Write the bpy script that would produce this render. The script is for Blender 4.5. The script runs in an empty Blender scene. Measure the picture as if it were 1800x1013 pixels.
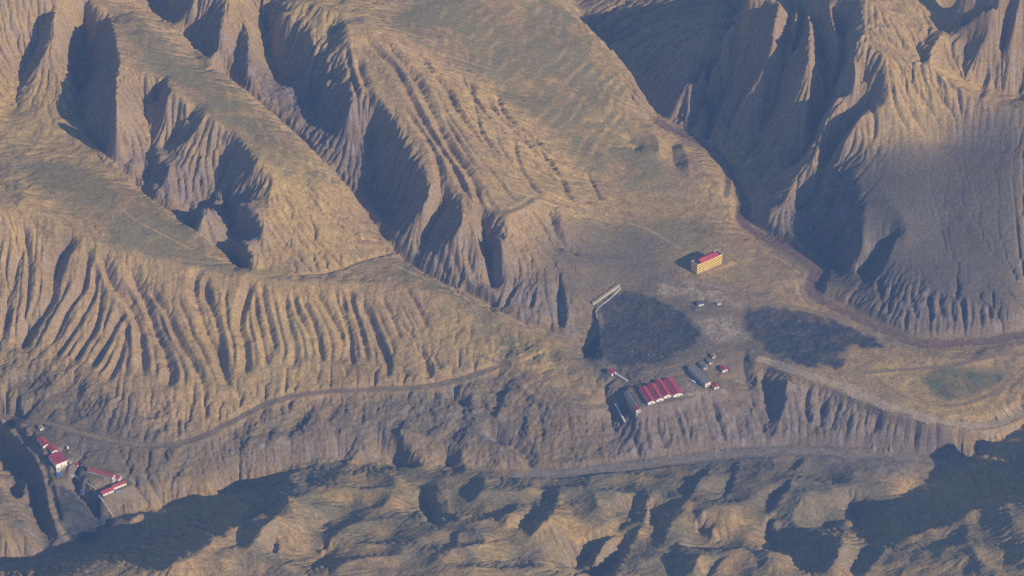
import bpy, bmesh, math, random
import numpy as np
from mathutils import Vector

# ------------------------------------------------------------------ camera, world, sun, exposure
S = 0.8                                  # metres covered by one photograph pixel at the aim point
D = 5000.0                               # distance aeroplane - valley
DEP = math.radians(34.0)                 # looking down by
AIM = np.array([0.0, 0.0, 60.0])
FWD = np.array([0.0, math.cos(DEP), -math.sin(DEP)])
UPV = np.array([0.0, math.sin(DEP), math.cos(DEP)])
CAM = AIM - D * FWD
SUN_AZ = math.radians(-36.0)             # from +x towards -y
SUN_EL = math.radians(23.5)

scene = bpy.context.scene
col = scene.collection
cam_data = bpy.data.cameras.new('camera')
cam = bpy.data.objects.new('camera', cam_data)
col.objects.link(cam)
cam.location = CAM
cam.rotation_euler = (math.radians(90.0) - DEP, 0, 0)
cam_data.sensor_width = 36.0
cam_data.lens = 36.0 * D / (1800 * S)
cam_data.clip_start = 10.0
cam_data.clip_end = 60000.0
scene.camera = cam

world = bpy.data.worlds.new('World')
scene.world = world
world.use_nodes = True
wn = world.node_tree.nodes
sky = wn.new('ShaderNodeTexSky')
sky.sky_type = 'NISHITA'
sky.sun_disc = False
sky.sun_elevation = SUN_EL
sky.sun_rotation = math.radians(90.0) - SUN_AZ
sky.altitude = 2000.0
bg = wn['Background']
bg.inputs['Strength'].default_value = 0.07
world.node_tree.links.new(sky.outputs[0], bg.inputs[0])

sun_data = bpy.data.lights.new('sun', 'SUN')
sun_data.energy = 4.5
sun_data.angle = math.radians(0.5)
sun_data.color = (1.0, 0.85, 0.67)
sun = bpy.data.objects.new('sun', sun_data)
col.objects.link(sun)
sd = Vector((math.cos(SUN_EL) * math.cos(SUN_AZ), math.cos(SUN_EL) * math.sin(SUN_AZ), math.sin(SUN_EL)))
sun.rotation_euler = sd.to_track_quat('Z', 'Y').to_euler()
sun.location = (900, -700, 700)

scene.view_settings.view_transform = 'Standard'
scene.view_settings.look = 'None'
scene.view_settings.exposure = 0.95
scene.view_settings.gamma = 1.0
scene.cycles.use_denoising = False      # keep the grain of a long-lens photograph

# ------------------------------------------------------------------ pixel -> ground helpers
def rays(px, py):
    px = np.asarray(px, float); py = np.asarray(py, float)
    u = (px - 900.0) * S / D
    v = (506.5 - py) * S / D
    d = FWD[None, :] + u[:, None] * np.array([1.0, 0, 0])[None, :] + v[:, None] * UPV[None, :]
    return d

def at_z(px, py, z):
    """the point at height z seen at that place of the photograph"""
    d = rays(px, py)
    t = (np.asarray(z, float) - CAM[2]) / d[:, 2]
    return CAM[None, :] + d * t[:, None]

# grids: H at 3 m for shaping, then 1.5 m for the mesh
X0, X1, Y0, Y1 = -900.0, 900.0, -780.0, 870.0
G = 3.0
NX = int((X1 - X0) / G) + 1
NY = int((Y1 - Y0) / G) + 1
rng = np.random.default_rng(7)

def blur(a, s):
    if s <= 0: return a
    r = max(1, int(3 * s + 0.5))
    k = np.exp(-0.5 * (np.arange(-r, r + 1) / s) ** 2); k /= k.sum()
    for ax in (0, 1):
        p = [(0, 0), (0, 0)]; p[ax] = (r, r)
        b = np.pad(a, p, mode='edge')
        out = np.zeros_like(a)
        n = a.shape[ax]
        for i, w in enumerate(k):
            out += w * (b[i:i + n, :] if ax == 0 else b[:, i:i + n])
        a = out
    return a

def fbm(shape, cell, lo, hi, beta=2.0, seed=0):
    """band-limited noise, wavelengths lo..hi metres, std 1"""
    r = np.random.default_rng(seed)
    n = r.standard_normal(shape)
    F = np.fft.rfft2(n)
    fy = np.fft.fftfreq(shape[0], cell)[:, None]
    fx = np.fft.rfftfreq(shape[1], cell)[None, :]
    f = np.sqrt(fx * fx + fy * fy) + 1e-9
    w = np.where((f > 1.0 / hi) & (f < 1.0 / lo), f ** (-beta / 2.0 - 0.5), 0)
    o = np.fft.irfft2(F * w, s=shape)
    return o / o.std()

def bil(a, gx, gy):
    gx = np.clip(gx, 0, a.shape[1] - 1.001); gy = np.clip(gy, 0, a.shape[0] - 1.001)
    ix = gx.astype(int); iy = gy.astype(int)
    fx = gx - ix; fy = gy - iy
    return (a[iy, ix] * (1 - fx) * (1 - fy) + a[iy, ix + 1] * fx * (1 - fy)
            + a[iy + 1, ix] * (1 - fx) * fy + a[iy + 1, ix + 1] * fx * fy)

def sample(Hm, x, y):
    return bil(Hm, (np.asarray(x) - X0) / (X1 - X0) * (Hm.shape[1] - 1), (np.asarray(y) - Y0) / (Y1 - Y0) * (Hm.shape[0] - 1))

def drape(Hm, px, py):
    """first hit of the view rays with the height field"""
    d = rays(px, py)
    zs = np.arange(420.0, -60.0, -1.0)
    t = (zs[:, None] - CAM[2]) / d[None, :, 2]
    xx = CAM[0] + d[None, :, 0] * t; yy = CAM[1] + d[None, :, 1] * t
    h = sample(Hm, xx.ravel(), yy.ravel()).reshape(xx.shape)
    below = zs[:, None] <= h
    i = np.argmax(below, axis=0)
    i = np.where(below.any(axis=0), i, len(zs) - 1)
    i0 = np.maximum(i - 1, 0)
    k = np.arange(len(i))
    g1 = zs[i] - h[i, k]; g0 = zs[i0] - h[i0, k]
    f = np.where(np.abs(g0 - g1) > 1e-6, g0 / (g0 - g1 + 1e-12), 1.0)
    f = np.clip(f, 0, 1)
    tt = t[i0, k] + (t[i, k] - t[i0, k]) * f
    return np.stack([CAM[0] + d[:, 0] * tt, CAM[1] + d[:, 1] * tt, CAM[2] + d[:, 2] * tt], 1)

def densify(pts, step):
    pts = np.asarray(pts, float)
    out = []
    for a, b in zip(pts[:-1], pts[1:]):
        n = max(1, int(np.linalg.norm((b - a)[:2]) / step))
        for i in range(n): out.append(a + (b - a) * i / n)
    out.append(pts[-1])
    return np.array(out)

def smooth_line(pts, n=2):
    pts = np.asarray(pts, float)
    for _ in range(n):
        q = [pts[0]]
        for a, b in zip(pts[:-1], pts[1:]):
            q += [a * 0.75 + b * 0.25, a * 0.25 + b * 0.75]
        q.append(pts[-1]); pts = np.array(q)
    return pts

def relax(shape, cx, cy, val, screen=0.0, iters=(400, 300, 200, 140, 90)):
    """membrane through scattered values (grid coordinates), coarse to fine"""
    u = None
    L = len(iters)
    for l in range(L):
        f = 2 ** (L - 1 - l)
        ny, nx = (shape[0] - 1) // f + 1, (shape[1] - 1) // f + 1
        jx = np.clip(np.round(cx / f).astype(int), 0, nx - 1); jy = np.clip(np.round(cy / f).astype(int), 0, ny - 1)
        s = np.zeros((ny, nx)); c = np.zeros((ny, nx))
        np.add.at(s, (jy, jx), val); np.add.at(c, (jy, jx), 1)
        m = c > 0
        fix = np.where(m, s / np.maximum(c, 1), 0)
        if u is None:
            u = np.full((ny, nx), val.mean() if screen == 0 else 0.0)
        else:
            yy, xx = np.mgrid[0:ny, 0:nx]
            u = bil(u, xx * (u.shape[1] - 1) / (nx - 1), yy * (u.shape[0] - 1) / (ny - 1))
        k = screen * f * f
        for _ in range(iters[l]):
            p = np.pad(u, 1, mode='edge')
            v = (p[:-2, 1:-1] + p[2:, 1:-1] + p[1:-1, :-2] + p[1:-1, 2:]) / (4.0 + k)
            u = np.where(m, fix, v)
    return u

# tile origins of the enlarged crops the lines were traced in (scale 2.894)
TILE = dict(A=(0, 0), B=(600, 0), C=(1180, 0), D=(0, 330), E=(600, 330), F=(1180, 330), G=(0, 663), H=(600, 663), I=(1180, 663))
def tl(t, *p):
    ox, oy = TILE[t]
    return [(ox + a / 2.894, oy + b / 2.894) for a, b in p]

# ------------------------------------------------------------------ large relief: ridges, valleys, benches (px, py, z)
MACRO = [
 # upper river canyon and river along the right
 [(985,-60,92),(1035,55,86),(1085,110,83),(1130,160,81),(1165,215,79),(1215,243,78),(1262,265,77),(1298,310,76),(1312,350,75),(1306,392,74),(1340,418,73),(1400,443,72),(1444,476,71),(1425,515,70),(1500,555,66),(1600,598,63),(1700,601,61),(1800,588,59),(1900,565,56),(2000,590,50)],
 # plateau rim left of the canyon
 [(960,-40,172),(1000,12,163),(1060,68,148),(1100,112,134),(1122,150,119),(1137,195,97)],
 # plateau
 [(700,20,218),(820,0,206),(930,-10,190)],[(860,90,180),(940,85,170),(1030,85,153)],[(880,160,164),(960,170,150),(1070,185,127)],
 [(950,240,142),(1040,255,120),(1110,250,106)],[(1010,310,118),(1110,330,98),(1200,350,88),(1270,380,80)],[(1195,285,94),(1225,290,100),(1252,300,98),(1262,330,92)],
 [(1060,390,104),(1150,400,94),(1260,410,84)],[(980,440,112),(1080,450,92),(1170,430,90)],
 # yellow building bench, yards
 [(1170,480,84),(1240,480,82),(1330,470,78),(1400,490,76)],[(1150,510,82),(1250,520,80),(1350,530,76)],
 [(1090,520,78),(1180,545,75),(1215,590,72)],[(1060,560,72),(1100,600,70),(1160,620,70)],[(1300,560,73),(1400,580,70),(1470,600,70)],[(1330,600,71),(1420,635,70),(1500,620,70)],
 [(1120,660,69),(1200,640,69),(1270,630,70)],[(1120,712,66),(1200,693,67),(1260,680,68)],
 [(1380,640,71),(1450,670,68),(1550,712,64),(1660,742,60),(1760,745,56),(1810,720,52)],
 [(1530,650,68),(1640,655,63),(1720,650,60)],[(1520,615,69),(1620,630,67),(1690,630,64)],[(1600,685,60),(1700,690,58),(1780,650,58)],
 [(1600,610,64),(1680,615,63)],
 # cliff foot and lower valley
 [(1960,880,28),(1800,840,22),(1720,824,20),(1660,812,18),(1550,795,18),(1450,786,18),(1300,790,17),(1200,804,16),(1100,817,14),(1000,830,12),(900,830,11),(780,826,10),(640,808,9),(560,808,7),(500,822,5),(440,848,2),(340,905,-6),(220,950,-12),(120,978,-16),(-60,1015,-18)],
 [(1660,830,18),(1500,815,18),(1350,808,17)],
 # stream C2
 [(200,-70,236),(290,20,212),(345,75,200),(400,130,186),(470,190,170),(545,255,152),(620,330,134),(675,408,114),(700,440,107),(745,468,101),(800,498,95),(860,530,88),(930,566,80),(985,590,74),(1028,612,68),(1036,645,63),(1072,700,54),(1085,760,30),(1088,812,15)],
 # gully C1
 [(150,60,190),(140,130,178),(136,195,166),(175,245,158),(215,290,150),(255,335,142),(310,370,136),(345,400,132),(405,440,126),(440,478,120),(520,484,116),(590,474,112),(650,452,110),(700,440,107)],
 # M0 upper left
 [(-60,-40,300),(20,-30,290),(100,-20,275),(150,-10,255),(186,25,244)],
 [(100,10,268),(90,60,240),(75,100,215),(50,140,190)],
 [(70,30,244),(60,80,215),(40,130,185),(20,200,170)],
 [(-60,180,190),(20,240,168),(90,255,162),(140,270,158)],[(110,60,238),(130,120,205),(125,180,178)],
 # M1 crest and its back meadow
 [(-60,330,200),(0,390,182),(40,352,188),(90,385,172),(150,420,156),(200,440,148),(300,458,138),(430,491,122),(520,494,118),(600,495,114),(700,503,106),(770,512,102),(835,530,94),(900,575,84),(980,605,75)],
 [(40,352,188),(30,310,178),(0,270,172)],
 [(100,330,172),(200,350,160),(300,400,144),(390,450,128)],[(60,270,166),(160,290,160),(230,330,150),(300,370,142)],
 [(-60,270,180),(0,290,174)],
 # M1 foot
 [(-60,560,84),(0,600,76),(40,605,74),(100,628,70),(180,690,62),(230,712,58),(290,695,62),(380,690,62),(480,672,64),(560,660,64),(650,660,66),(740,670,65),(830,660,66),(870,640,70)],
 [(-60,690,50),(40,705,44),(150,735,38),(230,772,34),(290,784,33),(360,765,40),(430,725,50),(490,703,55),(620,686,58),(750,680,59),(820,668,61),(880,642,66),(905,650,66),(960,700,62),(1050,715,58)],
 [(860,600,82),(930,610,76),(1000,640,68)],[(870,620,74),(960,660,68),(1030,680,60)],
 # slope between road and valley
 [(450,780,34),(560,760,38),(650,740,42)],[(330,830,20),(420,810,18),(520,800,18)],[(620,790,26),(680,765,34),(760,745,40),(860,725,46)],
 [(700,800,12),(760,825,12)],[(860,780,26),(920,800,20),(1000,800,18)],[(950,760,36),(1020,770,30)],[(800,770,34),(850,770,34),(900,790,30),(920,815,22)],
 # M2 crest, face, top
 [(186,25,244),(212,110,230),(205,170,214),(205,215,196),(190,255,168)],
 [(212,110,230),(250,125,230),(290,150,228),(325,185,222),(352,190,220),(385,220,212),(415,238,206),(446,278,194),(480,312,186),(500,318,178)],
 [(230,20,244),(300,70,226),(360,110,212),(430,152,200),(490,205,186),(545,252,172),(600,310,154),(645,345,142),(668,385,128)],
 [(250,60,238),(330,130,222),(420,200,206),(500,270,190),(580,320,164)],
 [(446,278,194),(435,330,160),(430,380,146),(432,430,134)],
 [(395,300,172),(380,335,150),(358,352,140)],
 [(480,312,186),(475,380,155),(468,430,132)],[(500,318,178),(560,380,146),(610,430,122)],
 [(352,190,220),(345,235,190),(300,268,165),(285,300,152)],
 [(325,185,222),(315,220,190)],[(250,180,200),(270,240,168)],
 # M3 upper spurs and cirques
 [(300,-60,280),(400,-10,268),(470,-10,262),(540,5,258),(600,25,262),(650,20,240)],
 [(400,-10,268),(392,20,255),(385,70,232),(373,114,204)],[(345,20,232),(342,80,205)],
 [(440,10,255),(436,60,235),(433,120,205),(445,150,190)],[(420,60,225),(420,120,200)],
 [(470,-10,262),(466,50,215),(475,110,190),(505,150,178)],
 [(540,5,258),(552,55,236),(560,90,222),(540,125,195)],
 [(590,70,240),(583,110,222),(572,155,195)],[(553,150,184),(555,185,170)],
 [(605,40,262),(615,110,238),(619,160,222),(612,205,195),(590,235,166)],
 [(615,110,238),(650,165,226),(685,205,214),(700,225,208),(712,250,200),(745,310,186),(765,345,172),(800,410,142),(840,475,112),(864,505,92)],
 [(655,250,160),(670,320,140),(690,380,122)],
 [(700,225,208),(712,265,190),(705,300,172)],
 [(640,30,258),(690,85,240),(735,150,224),(790,240,205),(840,320,185),(862,365,176),(885,378,170),(920,360,164)],
 [(845,371,176),(835,400,160),(848,444,132),(866,490,98)],
 [(885,378,170),(885,430,140),(905,470,112),(920,540,88)],[(935,352,162),(965,395,140),(1000,440,116),(1020,470,108)],
 [(930,480,110),(985,495,104),(1030,520,92),(1035,560,78)],
 [(800,150,196),(880,240,165),(960,320,135),(1040,350,114)],[(720,60,222),(790,110,200),(850,160,178)],
 # M4 right mountain
 [(1330,-60,310),(1290,-10,268),(1272,30,234),(1250,90,180),(1222,131,148),(1195,170,115),(1180,200,92)],
 [(1373,-20,288),(1377,41,264),(1366,69,242),(1346,117,190),(1320,170,140),(1290,215,100)],
 [(1330,0,235),(1310,60,190),(1280,130,140),(1260,190,100)],
 [(1440,-30,300),(1425,50,268),(1422,97,246),(1429,121,232),(1422,173,196),(1429,207,178),(1408,242,152),(1387,276,122),(1350,330,92)],
 [(1400,30,252),(1395,90,220),(1375,150,172),(1345,220,115),(1325,290,88)],
 [(1484,-30,308),(1484,41,280),(1503,66,268),(1501,104,252),(1505,145,234),(1462,187,200),(1450,221,182),(1438,250,165),(1440,280,150),(1400,330,116),(1350,380,92)],
 [(1460,60,256),(1458,120,224),(1440,170,184),(1420,225,150)],
 [(1503,66,272),(1560,100,262),(1553,128,256),(1512,173,222),(1480,214,192),(1462,262,160),(1475,310,142),(1455,370,118)],
 [(1520,150,222),(1480,195,182)],
 [(1553,128,256),(1580,180,222),(1600,240,188),(1620,290,168)],[(1553,128,256),(1548,190,215),(1560,260,176)],
 [(1484,-30,312),(1560,20,290),(1619,70,262),(1640,95,252),(1625,115,252),(1691,152,230),(1733,183,214),(1800,193,210),(1900,200,214)],
 [(1560,100,262),(1625,115,252)],
 [(1600,-60,300),(1620,0,282),(1664,55,262),(1716,90,248),(1800,111,238),(1900,130,240)],
 [(1660,120,232),(1720,150,210),(1800,178,196)],
 [(1640,-10,236),(1700,60,212),(1800,100,196),(1900,110,200)],
 [(1700,-80,380),(1800,-60,380),(1900,-60,380)],
 [(1640,250,176),(1720,260,172),(1800,270,176)],
 [(1620,290,168),(1640,340,150),(1700,380,140),(1740,440,118),(1790,500,96)],
 [(1500,300,160),(1512,350,150),(1524,410,124),(1503,460,96)],[(1460,400,100),(1490,440,88),(1480,480,78)],
 [(1540,330,158),(1580,370,150),(1600,410,138),(1567,430,126),(1550,465,104),(1520,495,80)],
 [(1650,400,130),(1690,470,112),(1760,530,92),(1800,560,78)],
 [(1560,480,104),(1620,500,104),(1680,530,98),(1740,555,84)],
 [(1440,500,76),(1500,520,78),(1560,570,72),(1640,575,72),(1740,580,70)],
 [(1380,400,86),(1420,430,82)],[(1400,340,106),(1440,380,100)],
 # foreground hills
 [(1990,775,150),(1898,766,116),(1848,772,78)],
 [(1500,1000,60),(1620,940,66),(1680,905,80),(1740,890,96),(1820,890,118)],
 [(1640,985,86),(1740,960,106),(1820,960,124)],
 [(1540,950,30),(1600,915,24),(1680,880,22),(1760,850,20)],
 [(1350,960,30),(1450,915,24),(1540,890,20)],
 [(1200,900,40),(1280,890,46),(1330,860,36),(1400,840,26)],
 [(1300,930,34),(1370,880,26)],[(1400,870,36),(1480,850,30),(1560,850,22)],
 [(1200,960,60),(1300,970,70),(1400,985,76)],[(1500,985,70),(1560,965,66)],
 [(1150,850,22),(1240,835,24),(1330,815,22)],
 [(1150,905,26),(1120,950,24),(1060,1000,22),(1000,1040,24)],
 [(1010,850,24),(1100,860,30),(1140,875,34)],[(940,900,46),(1040,905,56),(1090,920,54),(1050,960,62)],
 [(840,870,40),(900,850,30),(940,850,28)],[(860,1000,72),(960,990,74),(1030,1000,66)],
 [(600,900,40),(700,905,44),(780,900,48),(850,910,52)],[(740,870,26),(770,910,26),(790,930,28)],
 [(520,870,44),(600,860,36),(680,855,30)],[(700,960,64),(800,960,68),(860,1010,84)],
 [(500,868,70),(520,910,74),(540,990,80),(600,960,60)],[(560,930,44),(640,940,50),(700,950,60)],
 [(450,890,92),(405,925,86),(370,950,86),(300,1005,90)],[(450,890,92),(452,918,64)],[(465,905,30),(430,945,30)],
 [(480,870,26),(440,870,18)],
 [(-60,1030,70),(90,1030,66),(140,992,62),(165,985,64),(240,1005,70),(330,1030,80)],
 [(0,1000,34),(60,1002,36),(100,1010,44)],
 [(540,1060,110),(800,1080,120),(1100,1080,110),(1500,1080,130),(1800,1080,160)],
 [(470,866,34),(540,842,26),(640,832,24),(740,838,26),(850,848,26),(940,842,24)],[(560,866,40),(640,852,34),(700,862,38)],
 # settlement spur, lower left
 [(150,800,30),(200,830,28),(250,870,22),(230,900,18)],[(60,750,36),(85,780,33),(110,815,30),(150,840,28),(200,885,20)],
 [(10,740,38),(60,790,30),(80,830,26),(95,880,20),(110,930,12)],
 [(110,850,22),(125,880,16),(150,930,8)],[(150,860,10),(190,905,6)],
 [(-20,775,-12),(25,800,-14),(58,865,-14),(76,925,-14),(85,965,-14)],
 [(0,850,22),(30,890,20),(55,940,12),(60,970,4)],[(-50,900,30),(0,920,22),(20,960,10)],
]

def zone(Hm, polys, soft):
    """0..1 mask on the shaping grid from outlines seen in the photograph"""
    m = np.zeros((NY, NX))
    gxx, gyy = np.meshgrid(X0 + np.arange(NX) * G, Y0 + np.arange(NY) * G)
    for p in polys:
        p = np.array(p, float)
        p = np.concatenate([p, p[:1]])
        p = densify(p, 25.0)[:-1]
        w = drape(Hm, p[:, 0], p[:, 1])
        x0, x1, y0, y1 = w[:, 0].min(), w[:, 0].max(), w[:, 1].min(), w[:, 1].max()
        i0, i1 = max(0, int((y0 - Y0) / G)), min(NY, int((y1 - Y0) / G) + 2)
        j0, j1 = max(0, int((x0 - X0) / G)), min(NX, int((x1 - X0) / G) + 2)
        sx, sy = gxx[i0:i1, j0:j1], gyy[i0:i1, j0:j1]
        ins = np.zeros(sx.shape, bool)
        for (ax, ay), (bx, by) in zip(w[:, :2], np.roll(w[:, :2], -1, axis=0)):
            c = ((ay > sy) != (by > sy))
            if c.any():
                ins ^= c & (sx < (bx - ax) * (sy - ay) / (by - ay + 1e-12) + ax)
        m[i0:i1, j0:j1] = np.maximum(m[i0:i1, j0:j1], ins)
    return blur(m, soft)

def zone_early(polys, soft): return zone(H, polys, soft)

def build_macro():
    cx, cy, cv = [], [], []
    for line in MACRO:
        a = np.array(line, float)
        w = at_z(a[:, 0], a[:, 1], a[:, 2])
        w = densify(smooth_line(w, 2), 2.0)
        cx.append((w[:, 0] - X0) / G); cy.append((w[:, 1] - Y0) / G); cv.append(w[:, 2])
    cx = np.concatenate(cx); cy = np.concatenate(cy); cv = np.concatenate(cv)
    ok = (cx > -1) & (cx < NX) & (cy > -1) & (cy < NY)
    H = relax((NY, NX), cx[ok], cy[ok], cv[ok])
    return H

H = build_macro()
H = blur(H, 1.2)

# ------------------------------------------------------------------ traced gullies: (line, depth)
GUL = [
 (tl('D',(20,740),(50,560),(80,400),(130,260)),7),(tl('D',(110,760),(130,600),(150,400),(120,190)),6),
 (tl('D',(110,800),(150,680),(230,600),(270,510),(265,470),(280,380),(300,300),(370,235)),13),
 (tl('D',(240,810),(300,700),(330,620),(420,500),(440,400),(450,290)),8),
 (tl('D',(275,850),(370,720),(450,580),(490,500),(480,380)),8),(tl('D',(370,880),(430,780),(490,680),(510,560),(510,440)),8),
 (tl('D',(465,900),(560,740),(600,660),(640,620)),8),(tl('D',(540,980),(600,880),(630,760),(650,680)),7),
 (tl('D',(730,950),(720,800),(710,680),(640,540),(560,480),(520,340)),9),
 (tl('D',(850,1000),(870,930),(830,800),(780,690),(740,560),(700,490),(660,400)),10),
 (tl('D',(1030,1000),(1020,950),(960,850),(900,760),(860,650),(800,560),(740,500)),6),
 (tl('D',(1160,1000),(1130,900),(1110,800),(1060,750),(1030,650),(1000,570),(980,470),(1010,420)),9),
 (tl('D',(1130,880),(1120,760),(1090,640),(1040,520),(1040,460)),7),(tl('D',(1250,940),(1250,780),(1210,700),(1240,580),(1270,470)),9),
 (tl('D',(1360,900),(1330,740),(1300,620),(1290,520)),6),(tl('D',(1400,830),(1370,700),(1340,580),(1330,490)),6),
 (tl('D',(1490,900),(1510,820),(1460,650),(1450,540)),7),(tl('D',(1600,850),(1570,720),(1510,620),(1490,540)),6),
 (tl('D',(1640,880),(1600,680),(1530,560)),5),(tl('D',(1720,880),(1750,800),(1720,700),(1660,600),(1600,520)),6),
 (tl('D',(1790,900),(1780,760),(1740,620),(1700,520)),6),
 (tl('E',(40,870),(50,760),(20,640),(0,540)),6),(tl('E',(130,870),(100,720),(60,610),(40,520)),5),
 (tl('E',(230,950),(240,880),(190,780),(150,660),(100,580)),6),(tl('E',(300,760),(250,640),(210,560)),4.5),
 (tl('E',(430,700),(390,600),(330,510)),4.5),(tl('E',(370,760),(300,680)),3),(tl('E',(430,980),(440,900),(400,820)),5),(tl('E',(500,920),(470,860)),3),
 (tl('B',(200,180),(270,250),(340,340),(400,410),(420,480),(470,570),(510,660),(560,740),(620,820),(670,900),(710,1010))+tl('E',(720,70),(760,110)),10),
 ([(735,92),(760,125),(785,150),(800,185),(822,215),(835,228),(850,250),(878,282),(905,300),(925,312),(950,340)],7),
 ([(825,142),(832,172),(838,200),(842,222),(856,248),(880,270)],5),([(852,166),(866,187),(884,207),(900,224),(921,242),(935,259),(952,270),(973,294),(990,318),(994,345)],6.5),
 ([(873,160),(876,180),(887,200),(905,215),(940,245),(965,265)],5),([(868,225),(880,262),(900,283),(920,300),(935,325),(950,345)],5),([(904,249),(908,276),(916,296),(935,318)],4.5),
 ([(715,193),(738,221),(752,242),(769,276),(774,311),(778,345),(792,372)],7),([(641,66),(669,90),(697,117),(706,138),(720,166),(738,200),(760,235),(790,275),(812,320),(830,350)],7),
 ([(627,100),(635,131),(645,155),(659,193),(668,210),(690,240)],7),([(1032,304),(1046,332),(1053,349)],3.5),([(607,80),(620,138),(628,166)],5),
 ([(810,130),(845,190),(870,215)],4),([(960,300),(990,330),(1005,350)],4),([(780,200),(815,260),(840,300),(862,330)],6),
 (tl('E',(1060,140),(1090,220),(1140,290),(1200,340)),7),(tl('E',(1110,490),(1105,600),(1120,690)),7),
 (tl('E',(720,150),(730,270),(760,380),(780,490)),8),
 (tl('E',(830,600),(850,540),(880,490)),5),(tl('E',(960,600),(980,520)),4),
 ([(1250,692),(1260,732),(1277,777)],5),([(1195,712),(1210,742),(1215,770)],4),([(1180,712),(1195,742),(1200,760)],4),([(1155,750),(1170,780)],6),([(1110,750),(1125,800)],6),
 ([(1420,682),(1415,717),(1422,738)],5),([(1447,700),(1442,750)],6),([(1475,708),(1460,755)],5),([(1545,722),(1532,760)],7),([(1320,700),(1345,760)],4),
 ([(1592,742),(1586,787)],5),([(1610,742),(1606,790)],5),([(1632,748),(1628,795)],5),([(1648,750),(1646,795)],4),([(1665,752),(1662,795)],4),([(1685,755),(1684,792)],4),
 ([(1652,520),(1655,552)],5),([(1672,526),(1675,558)],5),([(1690,530),(1694,562)],5),([(1706,534),(1710,564)],5),([(1722,538),(1727,566)],5),([(1738,545),(1742,568)],4),
 ([(1545,490),(1552,540)],5),([(1570,495),(1560,550)],5),([(1600,510),(1612,560)],4),([(1630,515),(1637,560)],4),
 ([(760,440),(790,480)],4),([(790,430),(812,490)],5),([(820,440),(838,495)],5),
 (tl('C',(1030,700),(1040,610),(1000,500)),4),(tl('C',(1210,660),(1140,560),(1120,430)),4),(tl('C',(1300,680),(1220,570),(1150,430)),4),
 (tl('C',(1370,640),(1300,520),(1230,430)),3),(tl('C',(1450,600),(1380,500),(1340,440)),3),
 (tl('C',(760,360),(750,250),(740,120),(700,30)),7),(tl('C',(820,340),(820,250),(790,150),(750,40)),7),(tl('C',(880,120),(850,70),(820,20)),6),
 (tl('C',(1000,360),(960,420),(940,280)),4),(tl('C',(1290,310),(1240,200),(1200,140)),5),
]

RIBS4 = [([(668,778),(685,795),(712,806),(730,812)],18),([(780,806),(808,818)],18),([(865,760),(905,775),(925,795),(935,815)],15),([(788,692),(820,700)],11),([(745,865),(752,890),(765,915)],14),
 ([(345,75),(400,130),(470,190),(545,255),(620,330),(675,408),(700,440),(745,466),(800,498),(860,530),(930,566),(985,590),(1030,612)],11),([(140,150),(140,205),(175,245),(215,290),(255,335),(310,370),(345,400),(405,440),(440,474)],10),([(520,484),(590,474),(650,452),(700,440)],5),
 ([(1299,-20),(1289,12),(1285,32),(1270,75),(1254,92)],34),([(1394,-20),(1388,40),(1378,70),(1362,100),(1347,122)],34),([(1409,-20),(1412,30),(1403,58)],28),
 ([(1427,-20),(1449,50),(1452,90),(1457,130),(1447,175),(1426,188),(1430,205),(1420,238),(1396,274)],34),([(1472,0),(1486,50),(1488,75),(1474,115)],28),
 ([(1547,138),(1512,172),(1492,205),(1457,252),(1444,288),(1422,330)],30),([(1243,105),(1232,125),(1222,140)],16),([(1275,105),(1265,140),(1250,160)],18),
 ([(1200,175),(1195,205)],14),([(1235,150),(1222,190),(1215,215)],16),([(1262,160),(1250,205),(1240,235)],16),([(1285,200),(1275,240)],14),([(1445,300),(1425,335),(1400,360)],14),([(1470,330),(1455,370)],16)]
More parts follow.
